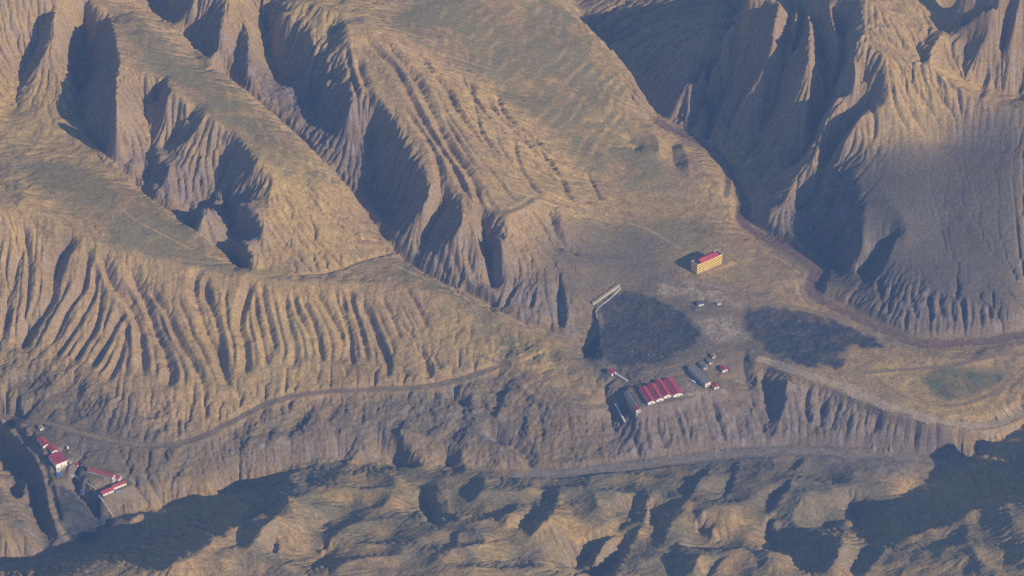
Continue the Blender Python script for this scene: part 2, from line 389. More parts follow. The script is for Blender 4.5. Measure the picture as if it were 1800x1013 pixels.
# steep walls turned from the sun: (left foot line, right crest line), both from the top down
WALL = [
 ('A',[(270,30),(200,120),(185,220),(170,260),(100,340),(60,420),(55,480)],[(340,0),(290,90),(285,180),(270,230),(190,330),(140,390),(130,440)]),
 ('A',[(540,80),(480,220),(420,330),(400,500)],[(570,110),(580,220),(610,340),(585,470),(590,610)]),
 ('A',[(375,570),(410,660),(450,730),(540,850),(640,920)],[(420,560),(530,640),(655,740),(650,850),(660,910)]),
 ('A',[(760,770),(765,850),(730,950),(770,1000)],[(790,770),(870,860),(830,930),(800,960)]),
 ('A',[(910,580),(930,630)],[(950,490),(945,600)]),
 ('A',[(1010,560),(930,650),(830,770)],[(1030,560),(1000,670),(880,770)]),
 ('A',[(1190,680),(1150,800),(1130,920),(1010,1010)],[(1200,670),(1290,790),(1290,880),(1180,940),(1080,1010)]),
 ('A',[(840,390),(800,450),(790,530)],[(850,400),(860,480),(840,550)]),
 ('A',[(850,0),(820,110)],[(985,0),(940,60),(895,120)]),
 ('A',[(1100,50),(1010,160),(975,260),(1040,340)],[(1145,20),(1110,130),(1085,230),(1080,330)]),
 ('A',[(1240,180),(1205,240),(1230,290),(1205,370),(1245,420)],[(1270,170),(1260,260),(1280,300),(1250,370),(1250,420)]),
 ('A',[(1320,20),(1355,120),(1355,190),(1385,250),(1390,350),(1460,440)],[(1400,50),(1500,100),(1590,170),(1585,270),(1670,300),(1660,440)]),
 ('A',[(1690,400),(1600,510),(1620,600),(1690,660)],[(1790,350),(1790,500),(1770,600),(1710,670)]),
 ('A',[(1720,80),(1690,180)],[(1745,70),(1710,190)]),
 ('B',[(150,740),(145,860),(180,960)],[(290,640),(310,740),(280,880)]),
 ('B',[(350,830),(290,900),(330,1010)],[(390,760),(440,900),(445,1010)]),
 ('E',[(150,20),(210,110),(235,210),(270,240)],[(450,0),(440,60),(400,120),(300,220)]),
 ('E',[(580,30),(480,150),(420,280),(405,350)],[(595,0),(625,130),(600,230),(480,330)]),
 ('E',[(720,150),(740,300),(775,490)],[(790,220),(830,280),(820,400),(800,480)]),
 ('E',[(405,350),(500,440),(600,500),(700,560),(800,610)],[(420,340),(520,410),(600,460),(720,510),(780,540)]),
 ('E',[(1110,490),(1100,580),(1115,690)],[(1125,490),(1155,600),(1150,680)]),
 ('E',[(830,590),(850,620)],[(910,490),(880,610)]),
 ('E',[(1065,140),(1095,220),(1140,290)],[(1120,100),(1130,200),(1160,280)]),
 ('E',[(1290,600),(1290,650),(1240,800),(1245,860)],[(1300,600),(1310,640),(1310,760),(1330,870)]),
 ('C',[(1560,0),(1400,150)],[(1640,0),(1430,160)]),('C',[(1640,60),(1500,200)],[(1720,20),(1570,230)]),('C',[(1740,20),(1700,130),(1680,280)],[(1760,20),(1750,120),(1700,290)]),
 ('C',[(1310,180),(1250,240),(1280,320)],[(1390,150),(1340,220),(1310,330)]),('C',[(1470,280),(1490,370)],[(1500,260),(1525,300),(1520,370)]),('C',[(1600,400),(1570,500)],[(1615,400),(1590,510)]),
 ('D',[(1150,60),(1180,190),(1270,280)],[(1210,80),(1350,190),(1320,280)]),('D',[(1150,260),(1190,320),(1240,400)],[(1200,260),(1285,340),(1280,410)]),('D',[(960,110),(970,190)],[(1060,110),(1010,210)]),
 ('C',[(0,740),(10,830),(80,910)],[(60,740),(95,830),(92,900)]),('B',[(1470,720),(1500,765)],[(1590,640),(1620,760)]),
 ('F',[(840,120),(705,210),(740,270),(830,420)],[(975,70),(935,160),(995,270),(930,400)]),
 ('F',[(1110,250),(1020,370),(940,440)],[(1145,260),(1100,380),(1060,420)]),
 ('F',[(790,450),(700,510),(690,540)],[(820,430),(740,520),(720,550)]),
 ('F',[(470,180),(530,260),(640,340),(760,400)],[(490,180),(570,270),(700,350),(790,400)]),
 ('F',[(910,600),(1000,670),(1080,720),(1210,780)],[(930,600),(1040,660),(1110,710),(1220,770)]),
 ('F',[(1360,40),(1450,140),(1520,270)],[(1390,0),(1500,80),(1550,120),(1560,200)]),
 ('F',[(1430,850),(1550,815),(1680,795)],[(1430,865),(1520,885),(1640,845)]),
 ('F',[(370,840),(370,930),(400,1010)],[(400,830),(435,900),(455,1010)]),
 ('F',[(1585,450),(1610,500),(1660,560)],[(1600,440),(1640,490),(1670,550)]),
 ('I',[(470,0),(500,150),(500,280)],[(590,0),(585,130),(560,200),(520,270)]),
 ('G',[(560,100),(620,170),(720,210)],[(600,70),(660,140),(740,150)]),('G',[(160,140),(250,210),(320,220)],[(180,140),(250,180),(330,210)]),
 ('G',[(0,380),(20,480),(90,620)],[(60,270),(130,360),(140,450),(120,600)]),
 ('G',[(110,640),(190,730),(210,830),(235,890)],[(215,480),(245,600),(270,750),(265,860)]),
 ('G',[(380,510),(400,620),(540,700)],[(410,520),(500,600),(570,700)]),
 ('G',[(1230,580),(1180,650)],[(1400,560),(1440,600),(1380,680)]),('G',[(1290,700),(1210,830),(1240,860)],[(1420,700),(1340,790),(1290,850)]),
 ('G',[(1640,760),(1720,710),(1790,695),(1890,650)],[(1640,870),(1700,800),(1790,750),(1890,690)]),
 ('G',[(1400,820),(1390,900)],[(1425,840),(1410,930)]),('G',[(1650,890),(1650,930)],[(1700,880),(1690,930)]),
 ('H',[(190,310),(185,390),(300,410)],[(300,275),(330,340),(400,410)]),('H',[(530,400),(540,450)],[(590,370),(635,420),(630,465)]),
 ('H',[(760,270),(850,320),(930,370),(935,420),(990,455)],[(790,265),(940,310),(985,370),(1010,430)]),
 ('H',[(400,550),(430,620),(430,720),(500,750)],[(490,550),(545,620),(545,700),(530,750)]),
 ('H',[(670,510),(640,640)],[(740,510),(700,600),(650,640)]),('H',[(860,660),(790,700),(785,740)],[(905,650),(855,700),(840,745)]),
 ('H',[(960,640),(990,680),(920,770)],[(1100,620),(1080,700),(980,790)]),('H',[(1040,580),(1035,610)],[(1110,590),(1100,620)]),
 ('H',[(570,780),(560,840),(510,890)],[(600,785),(590,850),(540,910)]),
 ('H',[(1500,610),(1470,700),(1400,790),(1290,860),(1250,940),(1140,1005)],[(1570,600),(1550,720),(1500,800),(1450,890),(1400,980),(1330,1010)]),
 ('H',[(1570,680),(1610,750),(1600,810)],[(1640,680),(1690,750),(1640,800)]),
 ('H',[(535,90),(630,110),(670,160)],[(610,60),(640,100),(690,150)]),('H',[(870,120),(940,170),(1050,230)],[(910,90),(980,160),(1065,190)]),
 ('H',[(800,100),(770,190)],[(840,90),(800,190)]),('H',[(1390,280),(1450,310)],[(1480,240),(1500,300)]),('H',[(1600,280),(1640,330)],[(1630,270),(1655,320)]),
 ('I',[(180,440),(100,520),(80,590),(0,640)],[(200,470),(130,540),(100,610),(20,680)]),('I',[(320,430),(290,560),(270,600)],[(345,430),(310,560),(280,610)]),
 ('I',[(630,430),(610,460)],[(680,420),(640,470)]),('I',[(580,510),(600,540),(500,600),(460,700),(520,750)],[(610,520),(615,560),(540,630),(500,700),(530,740)]),
 ('I',[(500,760),(490,850),(640,900),(640,980)],[(700,770),(890,820),(850,900),(800,980)]),('I',[(910,660),(960,780),(1050,830)],[(1100,670),(1130,730),(1180,800)]),
 ('I',[(100,680),(130,740)],[(160,670),(150,730)]),('I',[(140,770),(180,850)],[(210,770),(215,830)]),('I',[(0,920),(0,1010)],[(150,900),(100,1000)]),
 ('I',[(250,920),(180,1010)],[(265,925),(210,1005)]),('I',[(1000,870),(910,1000)],[(1090,870),(990,1005)]),('I',[(430,910),(440,960)],[(500,880),(480,950)]),
]
STEEP = [(tl(t, *l), tl(t, *r)) for t, l, r in WALL if t == 'D' or t == 'A' and l[0] in ((375,570),(760,770))]
FORE = [(tl(t, *l), tl(t, *r)) for t, l, r in WALL if t in 'GHI']
WALL = [(tl(t, *l), tl(t, *r)) for t, l, r in WALL if t not in 'GHI']
WALL += [
 ([(1060,70),(1110,120),(1140,170),(1165,205)],[(1290,0),(1256,86),(1225,131),(1195,170)]),
 ([(1297,-10),(1287,10),(1283,30),(1268,75),(1252,100),(1240,190)],[(1365,-10),(1362,40),(1352,75),(1340,110),(1318,150),(1290,205)]),
 ([(1392,-10),(1386,30),(1376,62),(1360,100)],[(1400,-10),(1399,25),(1395,45),(1378,110)]),
 ([(1409,-10),(1410,30),(1396,70),(1370,130),(1335,220),(1318,330)],[(1412,0),(1430,45),(1425,95),(1400,125),(1422,190),(1390,275)]),
 ([(1425,0),(1447,50),(1450,90),(1452,125)],[(1455,5),(1470,50),(1472,75),(1460,115)]),
 ([(1470,10),(1484,50),(1486,75),(1472,115),(1450,165),(1432,200),(1425,240),(1395,280)],[(1484,20),(1497,45),(1502,60),(1500,115),(1507,148),(1465,185),(1448,230),(1432,290)]),
 ([(1545,138),(1510,170),(1488,205),(1455,250),(1440,290)],[(1551,130),(1527,165),(1509,215),(1478,255),(1452,297)]),
 ([(70,978),(150,930),(230,905),(300,890),(380,868),(430,855)],[(100,1002),(165,982),(260,1008),(330,990),(400,925),(440,893)]),
 ([(1580,875),(1640,840),(1700,805),(1760,775),(1810,745)],[(1600,945),(1690,890),(1720,885),(1780,880),(1830,880)]),
]

def resample(pts, n):
    pts = np.asarray(pts, float)
    d = np.concatenate([[0], np.cumsum(np.linalg.norm(np.diff(pts, axis=0), axis=1))])
    t = np.linspace(0, d[-1], n)
    return np.stack([np.interp(t, d, pts[:, k]) for k in range(2)], 1)

def lift(Hm, pix, delta):
    """points seen at pix, delta above the height field: world xy and the change of height needed there"""
    q = drape(Hm, pix[:, 0], pix[:, 1])
    r = rays(pix[:, 0], pix[:, 1])
    q = q + r * (delta / r[:, 2])[:, None]
    return q, q[:, 2] - sample(Hm, q[:, 0], q[:, 1])

def shape_pass(H, screen, gullies, walls, gain=1.0, wall_k=0.68):
    cx, cy, cv = [], [], []
    def put(q, dz):
        cx.append((q[:, 0] - X0) / G); cy.append((q[:, 1] - Y0) / G); cv.append(dz)
    for pts, dep in gullies:
        a = smooth_line(pts, 2)
        n = max(8, int(np.linalg.norm(np.diff(a, axis=0), axis=1).sum() * S))
        a = resample(a, n)
        t = np.linspace(0, 1, n)
        tap = np.clip(np.minimum(t, 1 - t) / 0.2, 0.0, 1) ** 0.7
        q, dz = lift(H, a, -dep * gain * tap)
        put(q, dz)
    s2 = np.array([math.cos(SUN_AZ), math.sin(SUN_AZ)])
    for l, r in walls:
        l = smooth_line(l, 2); r = smooth_line(r, 2)
        n = max(10, int(max(np.linalg.norm(np.diff(l, axis=0), axis=1).sum(), np.linalg.norm(np.diff(r, axis=0), axis=1).sum()) * S))
        l = resample(l, n); r = resample(r, n)
        ql = drape(H, l[:, 0], l[:, 1]); qr = drape(H, r[:, 0], r[:, 1])
        w = np.abs((qr - ql)[:, :2] @ s2)
        need = np.clip(wall_k * w - (qr[:, 2] - ql[:, 2]), 0, 60)
        need = np.convolve(np.pad(need, 2, mode='edge'), np.ones(5) / 5, mode='valid')
        q, dz = lift(H, l, -0.55 * need); put(q, dz)
        q, dz = lift(H, r, 0.45 * need); put(q, dz)
    cx = np.concatenate(cx); cy = np.concatenate(cy); cv = np.concatenate(cv)
    return relax(H.shape, cx, cy, cv, screen=screen, iters=(40, 60, 80, 90, 80))

fg = zone_early([[(380,870),(560,820),(760,835),(1000,840),(1200,815),(1420,810),(1560,860),(1560,905),(1700,895),(1800,890),(1800,1013),(330,1013)]], 8)
kn = fbm(H.shape, G, 70, 260, 2.0, 41)
kn2 = fbm(H.shape, G, 25, 60, 2.0, 42)
H = H + fg * (6.0 * (0.8 - np.abs(kn)) + 0.8 * kn2)
H = H + shape_pass(H, 0.010, [], WALL)
H = H + shape_pass(H, 0.012, [], FORE, wall_k=0.85)
H = H + shape_pass(H, 0.02, [], STEEP, wall_k=0.85)

# ------------------------------------------------------------------ running water: stream-power erosion
def erode(H, cell, steps, K, m=0.5, noise=1.5, diff=0.02, seed=3):
    ny, nx = H.shape
    N = ny * nx
    idx = np.arange(N).reshape(ny, nx)
    Hn = H + fbm(H.shape, cell, 9, 120, 1.6, seed) * noise
    H0 = Hn.copy()
    offs = [(-1, 0, 1), (1, 0, 1), (0, -1, 1), (0, 1, 1), (-1, -1, 1.4142), (-1, 1, 1.4142), (1, -1, 1.4142), (1, 1, 1.4142)]
    for s in range(steps):
        pad = np.pad(Hn, 1, mode='constant', constant_values=1e6)
        best = np.zeros((ny, nx)); rec = idx.copy(); dist = np.ones((ny, nx))
        for dy, dx, L in offs:
            nb = pad[1 + dy:1 + dy + ny, 1 + dx:1 + dx + nx]
            sl = (Hn - nb) / L
            b = sl > best
            best = np.where(b, sl, best); rec = np.where(b, idx + dy * nx + dx, rec); dist = np.where(b, L, dist)
        order = np.argsort(Hn, axis=None)
        R = rec.ravel().tolist(); o = order.tolist()
        A = [1.0] * N
        for i in reversed(o):
            r = R[i]
            if r != i: A[r] += A[i]
        An = np.array(A) * cell * cell
        F = (K * An ** m / (dist.ravel() * cell)).tolist()
        z = Hn.ravel().tolist()
        for i in o:
            r = R[i]
            if r != i:
                f = F[i]; z[i] = (z[i] + f * z[r]) / (1.0 + f)
        Hn = np.array(z).reshape(ny, nx)
        p = np.pad(Hn, 1, mode='edge')
        Hn = Hn + diff * (p[:-2, 1:-1] + p[2:, 1:-1] + p[1:-1, :-2] + p[1:-1, 2:] - 4 * Hn)
    return Hn, np.array(A).reshape(ny, nx)


# ------------------------------------------------------------------ soft ground zones traced in the photograph, laid on the relief
Hs = H.copy()
HUMMOCK = zone(Hs, [[(300,760),(480,715),(640,695),(800,690),(900,660),(1050,720),(1100,800),(960,825),(860,820),(640,812),(430,850),(300,890),(240,860)],
                    [(0,620),(100,640),(230,720),(330,700),(300,770),(200,750),(60,715),(0,700)], [(850,600),(930,600),(1010,650),(940,650)]], 4)
CLIFFZ = zone(Hs, [[(1080,745),(1200,712),(1300,700),(1330,650),(1400,670),(1560,725),(1740,755),(1650,800),(1500,790),(1300,790),(1100,812)],
                   [(700,425),(800,430),(880,470),(1000,510),(1040,610),(960,570),(860,525),(740,465)],
                   [(330,30),(470,110),(560,150),(640,180),(680,300),(640,320),(540,240),(420,130)],
                   [(1170,130),(1240,110),(1290,220),(1240,240),(1170,200)],[(1330,390),(1400,330),(1450,290),(1480,330),(1420,400)],
                   [(1560,490),(1680,540),(1760,560),(1720,580),(1580,550)],[(140,210),(240,320),(330,380),(430,460),(470,420),(430,300),(300,260),(200,230)]], 4)
GRASS = zone(Hs, [[(200,40),(260,30),(330,80),(430,150),(520,245),(640,345),(560,335),(480,300),(440,260),(360,190),(290,130),(230,90)],
                  [(40,290),(150,285),(250,335),(330,380),(400,450),(560,482),(440,485),(300,450),(200,420),(120,370)],
                  [(650,30),(800,0),(980,0),(1060,90),(1120,170),(1050,200),(930,200),(860,150),(760,90)],[(950,200),(1100,200),(1130,260),(1180,330),(1080,330),(1000,270)],
                  [(690,450),(820,490),(900,555),(860,560),(760,500),(650,490)],[(1060,390),(1200,380),(1300,420),(1250,430),(1180,440),(1100,440)],
                  [(860,570),(980,600),(1020,640),(940,650),(860,620)],[(420,850),(560,805),(700,820),(900,845),(1000,850),(820,855),(640,850),(520,870)],
                  [(1000,840),(1200,810),(1400,805),(1560,850),(1500,880),(1350,870),(1200,890),(1080,870)],[(600,880),(740,880),(760,905),(700,925),(620,905)],
                  [(420,850),(700,815),(1000,838),(1400,805),(1560,850),(1540,930),(1300,960),(1000,930),(760,935),(560,940),(480,900)],[(0,990),(70,985),(100,1000),(60,1013),(0,1013)]], 5)
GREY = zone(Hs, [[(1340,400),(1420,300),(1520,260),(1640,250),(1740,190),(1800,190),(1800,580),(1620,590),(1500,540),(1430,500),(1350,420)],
                 [(960,400),(1060,380),(1180,440),(1200,470),(1100,500),(1030,560),(900,540),(880,500),(940,470)],
                 [(1000,480),(1100,470),(1300,500),(1400,560),(1500,620),(1380,640),(1330,650),(1100,740),(1040,660),(1000,600)],
                 [(300,770),(480,715),(640,695),(900,650),(1100,730),(1330,660),(1560,730),(1740,760),(1650,830),(1300,800),(1000,830),(640,800),(400,850),(240,870),(60,780),(0,700),(0,610),(230,715)],
                 [(0,740),(60,760),(250,880),(180,960),(60,980),(0,950)],[(1130,840),(1300,800),(1560,830),(1540,890),(1300,900)],
                 [(330,20),(420,120),(560,250),(690,420),(760,440),(700,330),(620,220),(560,150),(450,120)]], 6)
COAL = zone(Hs, [[(1052,540),(1092,508),(1150,525),(1215,560),(1232,590),(1200,615),(1150,640),(1100,640),(1035,640),(1030,615),(1060,570)],
                 [(1306,550),(1360,538),(1440,552),(1520,585),(1490,600),(1480,645),(1420,645),(1350,620),(1320,590)],[(1440,552),(1530,590),(1560,612),(1520,612),(1480,600)],
                 [(105,850),(150,880),(195,905),(170,955),(115,945),(100,900)]], 1.6)
SMOOTH = zone(Hs, [[(1400,330),(1470,300),(1560,270),(1640,250),(1740,190),(1800,190),(1800,500),(1700,520),(1560,480),(1480,420)],
                   [(640,20),(800,0),(980,0),(1060,90),(1130,190),(1200,290),(1280,390),(1100,400),(1040,330),(900,180),(760,80)],
                   [(230,60),(440,170),(560,280),(500,310),(300,150)],
                   [(1060,390),(1300,420),(1450,500),(1500,620),(1300,660),(1050,640),(1040,560),(1000,480)],
                   [(1480,150),(1553,130),(1640,160),(1700,200),(1620,280),(1540,270)],
                   [(40,290),(150,285),(330,380),(430,470),(300,450),(120,370)],
                   [(1200,720),(1260,695),(1320,710),(1330,770),(1270,780)],[(1380,650),(1560,720),(1740,755),(1760,640),(1500,600)]], 6)
FOREZ = zone(Hs, [[(420,860),(560,812),(760,830),(1000,835),(1200,812),(1400,808),(1560,850),(1560,900),(1800,890),(1800,1013),(400,1013),(460,920)]], 6)
FANZ = zone(Hs, [[(0,420),(40,360),(200,440),(430,495),(830,530),(860,620),(700,655),(400,680),(230,700),(40,600)],[(600,40),(740,130),(860,250),(1050,340),(860,370),(760,340),(650,180)]], 5)
STRATA = zone(Hs, [[(640,30),(800,0),(980,0),(1060,90),(1130,190),(1150,290),(1060,340),(960,250),(880,170),(780,100)],[(40,290),(150,270),(260,330),(330,390),(430,470),(300,450),(150,400)],
                   [(1520,930),(1690,890),(1800,890),(1800,1013),(1480,1013)],[(250,60),(430,160),(560,280),(640,345),(500,300),(330,170)]], 5)
PASTURE = zone(Hs, [[(1615,655),(1680,640),(1770,665),(1740,690),(1680,705),(1640,700)]], 2)
PALE = zone(Hs, [[(1190,670),(1210,655),(1240,690),(1200,710)],[(1150,500),(1230,490),(1330,525),(1300,540),(1200,520),(1160,520)],[(1215,560),(1290,555),(1320,600),(1250,600)]], 1.6)
WASH = zone(Hs, [[(960,825),(1100,815),(1300,788),(1500,790),(1660,815),(1560,840),(1400,808),(1200,812),(1000,845)]], 3)

He, ACC = erode(H, G, 5, 0.045, noise=0.6)
k = np.clip(0.95 * HUMMOCK + 0.8 * CLIFFZ + 0.85 * SMOOTH + 0.7 * FANZ + 0.7 * FOREZ, 0, 0.95)
H = He * (1 - k) + H * k

# ------------------------------------------------------------------ fine grid
g = 1.5
nx, ny = (NX - 1) * 2 + 1, (NY - 1) * 2 + 1
yy, xx = np.mgrid[0:ny, 0:nx]
up = lambda a: bil(a, xx / 2.0, yy / 2.0)
Z = blur(up(H), 0.6)
gy_, gx_ = np.gradient(Z, g)
slope = blur(np.sqrt(gx_ * gx_ + gy_ * gy_), 1.5)
steep = np.clip((slope - 0.3) / 0.5, 0, 1)
hum, cli = up(HUMMOCK), up(CLIFFZ)
n1 = fbm(Z.shape, g, 3.2, 14, 1.2, 11)
n2 = fbm(Z.shape, g, 7, 34, 1.6, 12)
n3 = fbm(Z.shape, g, 20, 90, 2.0, 13)

def rills(Zs, lam, cell, seed):
    """grooves that run down the slope: rounded ribs with sharp furrows, 0 in the furrow .. 1 on the rib"""
    gy, gx = np.gradient(Zs, g)
    L = np.sqrt(gx * gx + gy * gy) + 1e-4
    ux, uy = -gy / L, gx / L
    X = xx * g; Y = yy * g
    cxi = np.floor(X / cell).astype(int); cyi = np.floor(Y / cell).astype(int)
    r = np.random.default_rng(seed)
    n = 257
    jx, jy, ph = r.random((n, n)), r.random((n, n)), r.random((n, n)) * 6.283
    c = np.zeros_like(Zs); sn = np.zeros_like(Zs)
    for dy in (-1, 0, 1):
        for dx in (-1, 0, 1):
            a, b_ = (cxi + dx) % n, (cyi + dy) % n
            px_ = (cxi + dx + jx[b_, a]) * cell - X; py_ = (cyi + dy + jy[b_, a]) * cell - Y
            w = np.exp(-(px_ * px_ + py_ * py_) / (cell * 0.55) ** 2)
            p = (px_ * ux + py_ * uy) * (2 * math.pi / lam) + ph[b_, a]
            c += w * np.cos(p); sn += w * np.sin(p)
    v = c / np.sqrt(c * c + sn * sn + 1e-6)
    return np.sqrt(np.abs(v * 0.5 + 0.5))

def midlines(lines, frac=0.55):
    out = []
    for (a, da), (b, db) in zip(lines[:-1], lines[1:]):
        p, q = resample(smooth_line(a, 2), 30), resample(smooth_line(b, 2), 30)
        if p[0, 1] > p[-1, 1]: p = p[::-1]
        if q[0, 1] > q[-1, 1]: q = q[::-1]
        if 14 < np.abs(p - q).mean() * 2 < 110:
            k0 = int(rng.integers(3, 12))
            m = (p + q) / 2 + np.stack([np.convolve(rng.standard_normal(34), np.ones(5) / 5, mode='valid') * 1.5, np.zeros(30)], 1)
            out.append((m[k0:], frac * min(da, db)))
    return out
def carve(lines, gain=1.0, wide=1.7):
    """furrows cut along traced lines: sharp bottom, rounded ribs left between"""
    global Z
    d_ = np.zeros_like(Z); Zc = blur(Z, 4.0)
    for pts, dep in lines:
        a = smooth_line(pts, 2)
        n = max(10, int(np.linalg.norm(np.diff(a, axis=0), axis=1).sum() * S))
        a = resample(a, n)
        t = np.linspace(0, 1, n)
        tap = np.clip(np.minimum(t, 1 - t) / 0.10, 0.12, 1) ** 0.6
        q = drape(Zc, a[:, 0], a[:, 1])
        for c_ in range(2): q[:, c_] = np.convolve(np.pad(q[:, c_], 4, mode='edge'), np.ones(9) / 9, mode='valid')
        jump = np.concatenate([[False], np.linalg.norm(np.diff(q[:, :2], axis=0), axis=1) > 25])
        dd = dep * gain * tap * (1 + 0.22 * np.convolve(rng.standard_normal(n + 40), np.ones(41) / 6.4, mode='valid'))
        for i in range(n - 1):
            if jump[i + 1]: continue
            m_ = max(1, int(np.linalg.norm(q[i + 1, :2] - q[i, :2]) / 1.2))
            for j in range(m_):
                f = j / m_
                x, y = q[i, :2] * (1 - f) + q[i + 1, :2] * f
                D_ = dd[i] * (1 - f) + dd[i + 1] * f
                R = max(3.0, wide * dep)
                j0, j1 = max(0, int((x - R - X0) / g)), min(nx, int((x + R - X0) / g) + 2)
                i0, i1 = max(0, int((y - R - Y0) / g)), min(ny, int((y + R - Y0) / g) + 2)
                if j1 <= j0 or i1 <= i0: continue
                dx = X0 + np.arange(j0, j1) * g - x; dy = Y0 + np.arange(i0, i1) * g - y
                tt = np.sqrt(dx[None, :] ** 2 + dy[:, None] ** 2) / R
                p = np.clip(1 - tt, 0, 1)
                p = p * (0.55 + 0.45 * p)
                sl = (slice(i0, i1), slice(j0, j1))
                d_[sl] = np.minimum(d_[sl], -D_ * p)
    Z = Z + d_
    return d_
carve(RIBS4, 1.0, 0.95)
carve(midlines(GUL[:29]) + midlines(GUL[29:44], 0.5), 1.0, 1.5)
CARVED = carve(GUL, 1.2, 1.45)

Zs = blur(Z, 5.0)
rA = rills(Zs, 26.0, 60.0, 31); rB = rills(blur(Z, 2.0), 11.0, 30.0, 32)
mod = np.clip(0.7 + 0.5 * n3, 0.1, 1.6)
fan = up(FANZ); smo = up(SMOOTH); fz = up(FOREZ)
amp = steep * (1 - 0.85 * fan) * (1 - 0.75 * smo) * (1 - 0.85 * hum) * (1 - 0.6 * cli)
m4 = up(zone(Hs, [[(1140,0),(1620,0),(1720,100),(1700,170),(1600,260),(1450,330),(1330,385),(1290,260),(1180,230)]], 6))
m3 = up(zone(Hs, [[(300,20),(600,20),(640,120),(760,330),(870,500),(740,450),(680,400),(560,260),(420,120)],[(140,40),(210,110),(300,150),(440,260),(480,320),(470,430),(420,460),(330,380),(240,310),(140,210)]], 5))
Z = Z + (rA - 0.7) * mod * (2.6 * amp * (1 - 0.4 * fz) + 2.6 * m4 * (1 - 0.8 * smo) + 0.5 * fz + 1.8 * m3 * steep + 1.0 * cli + 0.3 * hum + 0.8 * steep * fan) + (rB - 0.7) * (1.7 * amp + 1.2 * m4 * (1 - 0.7 * smo) + 0.35 * fz + 1.3 * m3 * steep + 0.9 * cli + 0.3 * hum + 0.7 * steep * fan)
Z = Z + n1 * (0.09 + 0.10 * amp + 0.2 * hum + 0.18 * cli) + n2 * (0.10 + 0.1 * amp + 0.45 * hum + 0.3 * cli) + n3 * (0.3 + 2.0 * hum + 0.8 * cli)
# scarps: level rock bands
def ledges(base, step, lo, hi):
    t = base / step; f = t - np.floor(t); f2 = np.clip((f - lo) / (hi - lo), 0, 1); f2 = f2 * f2 * (3 - 2 * f2)
    return (f2 - f) * step
nL = fbm(Z.shape, g, 60, 400, 2.2, 14)
Z = Z + ledges(blur(Z, 6.0) + 1.2 * nL, 6.0, 0.5, 1.0) * 0.28 * up(STRATA) * np.clip(0.6 + 0.5 * n3, 0, 1.2)
Z = Z + ledges(Z + 1.0 * n3, 12.0, 0.3, 0.85) * 0.25 * np.clip(cli + 0.35 * steep, 0, 1) * (1 - fan)
Z = Z + ledges(blur(Z, 1.5) + 2.5 * n3 + 1.0 * n2, 7.0, 0.45, 0.9) * 0.5 * hum
# fine running water
Zf, _ = erode(Z, g, 3, 0.075, noise=0.3, diff=0.0, seed=5)
kf = 0.85 * (1 - 0.35 * up(FANZ)) * (1 - 0.85 * smo) * (1 - 0.5 * hum) * (1 - 0.55 * cli) * (1 - 0.4 * fz)
Z = Z * (1 - kf) + Zf * kf
coal = up(COAL)
Z = Z + coal * (n2 * 0.25 + 0.06 * n1)

# ------------------------------------------------------------------ roads, river beds and building platforms are cut into the ground
def path_world(pix, z_smooth=9):
    a = resample(smooth_line(pix, 3), 400)
    w = drape(Z, a[:, 0], a[:, 1])
    w = w[np.concatenate([[True], np.linalg.norm(np.diff(w[:, :2], axis=0), axis=1) < 40])]
    w = densify(w, 3.0)
    k = 2 * z_smooth + 1
    for c in range(3):
        kk = k if c == 2 else 7
        w[:, c] = np.convolve(np.pad(w[:, c], kk // 2, mode='edge'), np.ones(kk) / kk, mode='valid')
    return w

def cut(w, half, shoulder, drop=0.0):
    """bench the ground along a line"""
    global Z
    best = np.full(Z.shape, 1e9); zt = np.zeros(Z.shape)
    R = half + shoulder
    for x, y, z in densify(w, 1.5):
        j0, j1 = max(0, int((x - R - X0) / g)), min(nx, int((x + R - X0) / g) + 2)
        i0, i1 = max(0, int((y - R - Y0) / g)), min(ny, int((y + R - Y0) / g) + 2)
        if j1 <= j0 or i1 <= i0: continue
        dx = X0 + np.arange(j0, j1) * g - x; dy = Y0 + np.arange(i0, i1) * g - y
        d = np.sqrt(dx[None, :] ** 2 + dy[:, None] ** 2)
        sl = (slice(i0, i1), slice(j0, j1))
        b = d < best[sl]
        best[sl] = np.where(b, d, best[sl]); zt[sl] = np.where(b, z, zt[sl])
    k = np.clip((R - best) / shoulder, 0, 1); k = k * k * (3 - 2 * k)
    Z = Z * (1 - k) + (zt - drop) * k

def pad(x, y, z, rx, ry, rot, shoulder=6.0):
    """level platform"""
    global Z
    XX = X0 + np.arange(nx) * g; YY = Y0 + np.arange(ny) * g
    R = max(rx, ry) * 1.5 + shoulder
    j0, j1 = np.searchsorted(XX, x - R), np.searchsorted(XX, x + R)
    i0, i1 = np.searchsorted(YY, y - R), np.searchsorted(YY, y + R)
    if j1 <= j0 or i1 <= i0: return
    dx = (XX[j0:j1] - x)[None, :]; dy = (YY[i0:i1] - y)[:, None]
    u = dx * math.cos(rot) + dy * math.sin(rot); v = -dx * math.sin(rot) + dy * math.cos(rot)
    d = np.maximum(np.abs(u) - rx, np.abs(v) - ry)
    k = np.clip(1 - d / shoulder, 0, 1); k = k * k * (3 - 2 * k)
    Z[i0:i1, j0:j1] = Z[i0:i1, j0:j1] * (1 - k) + z * k

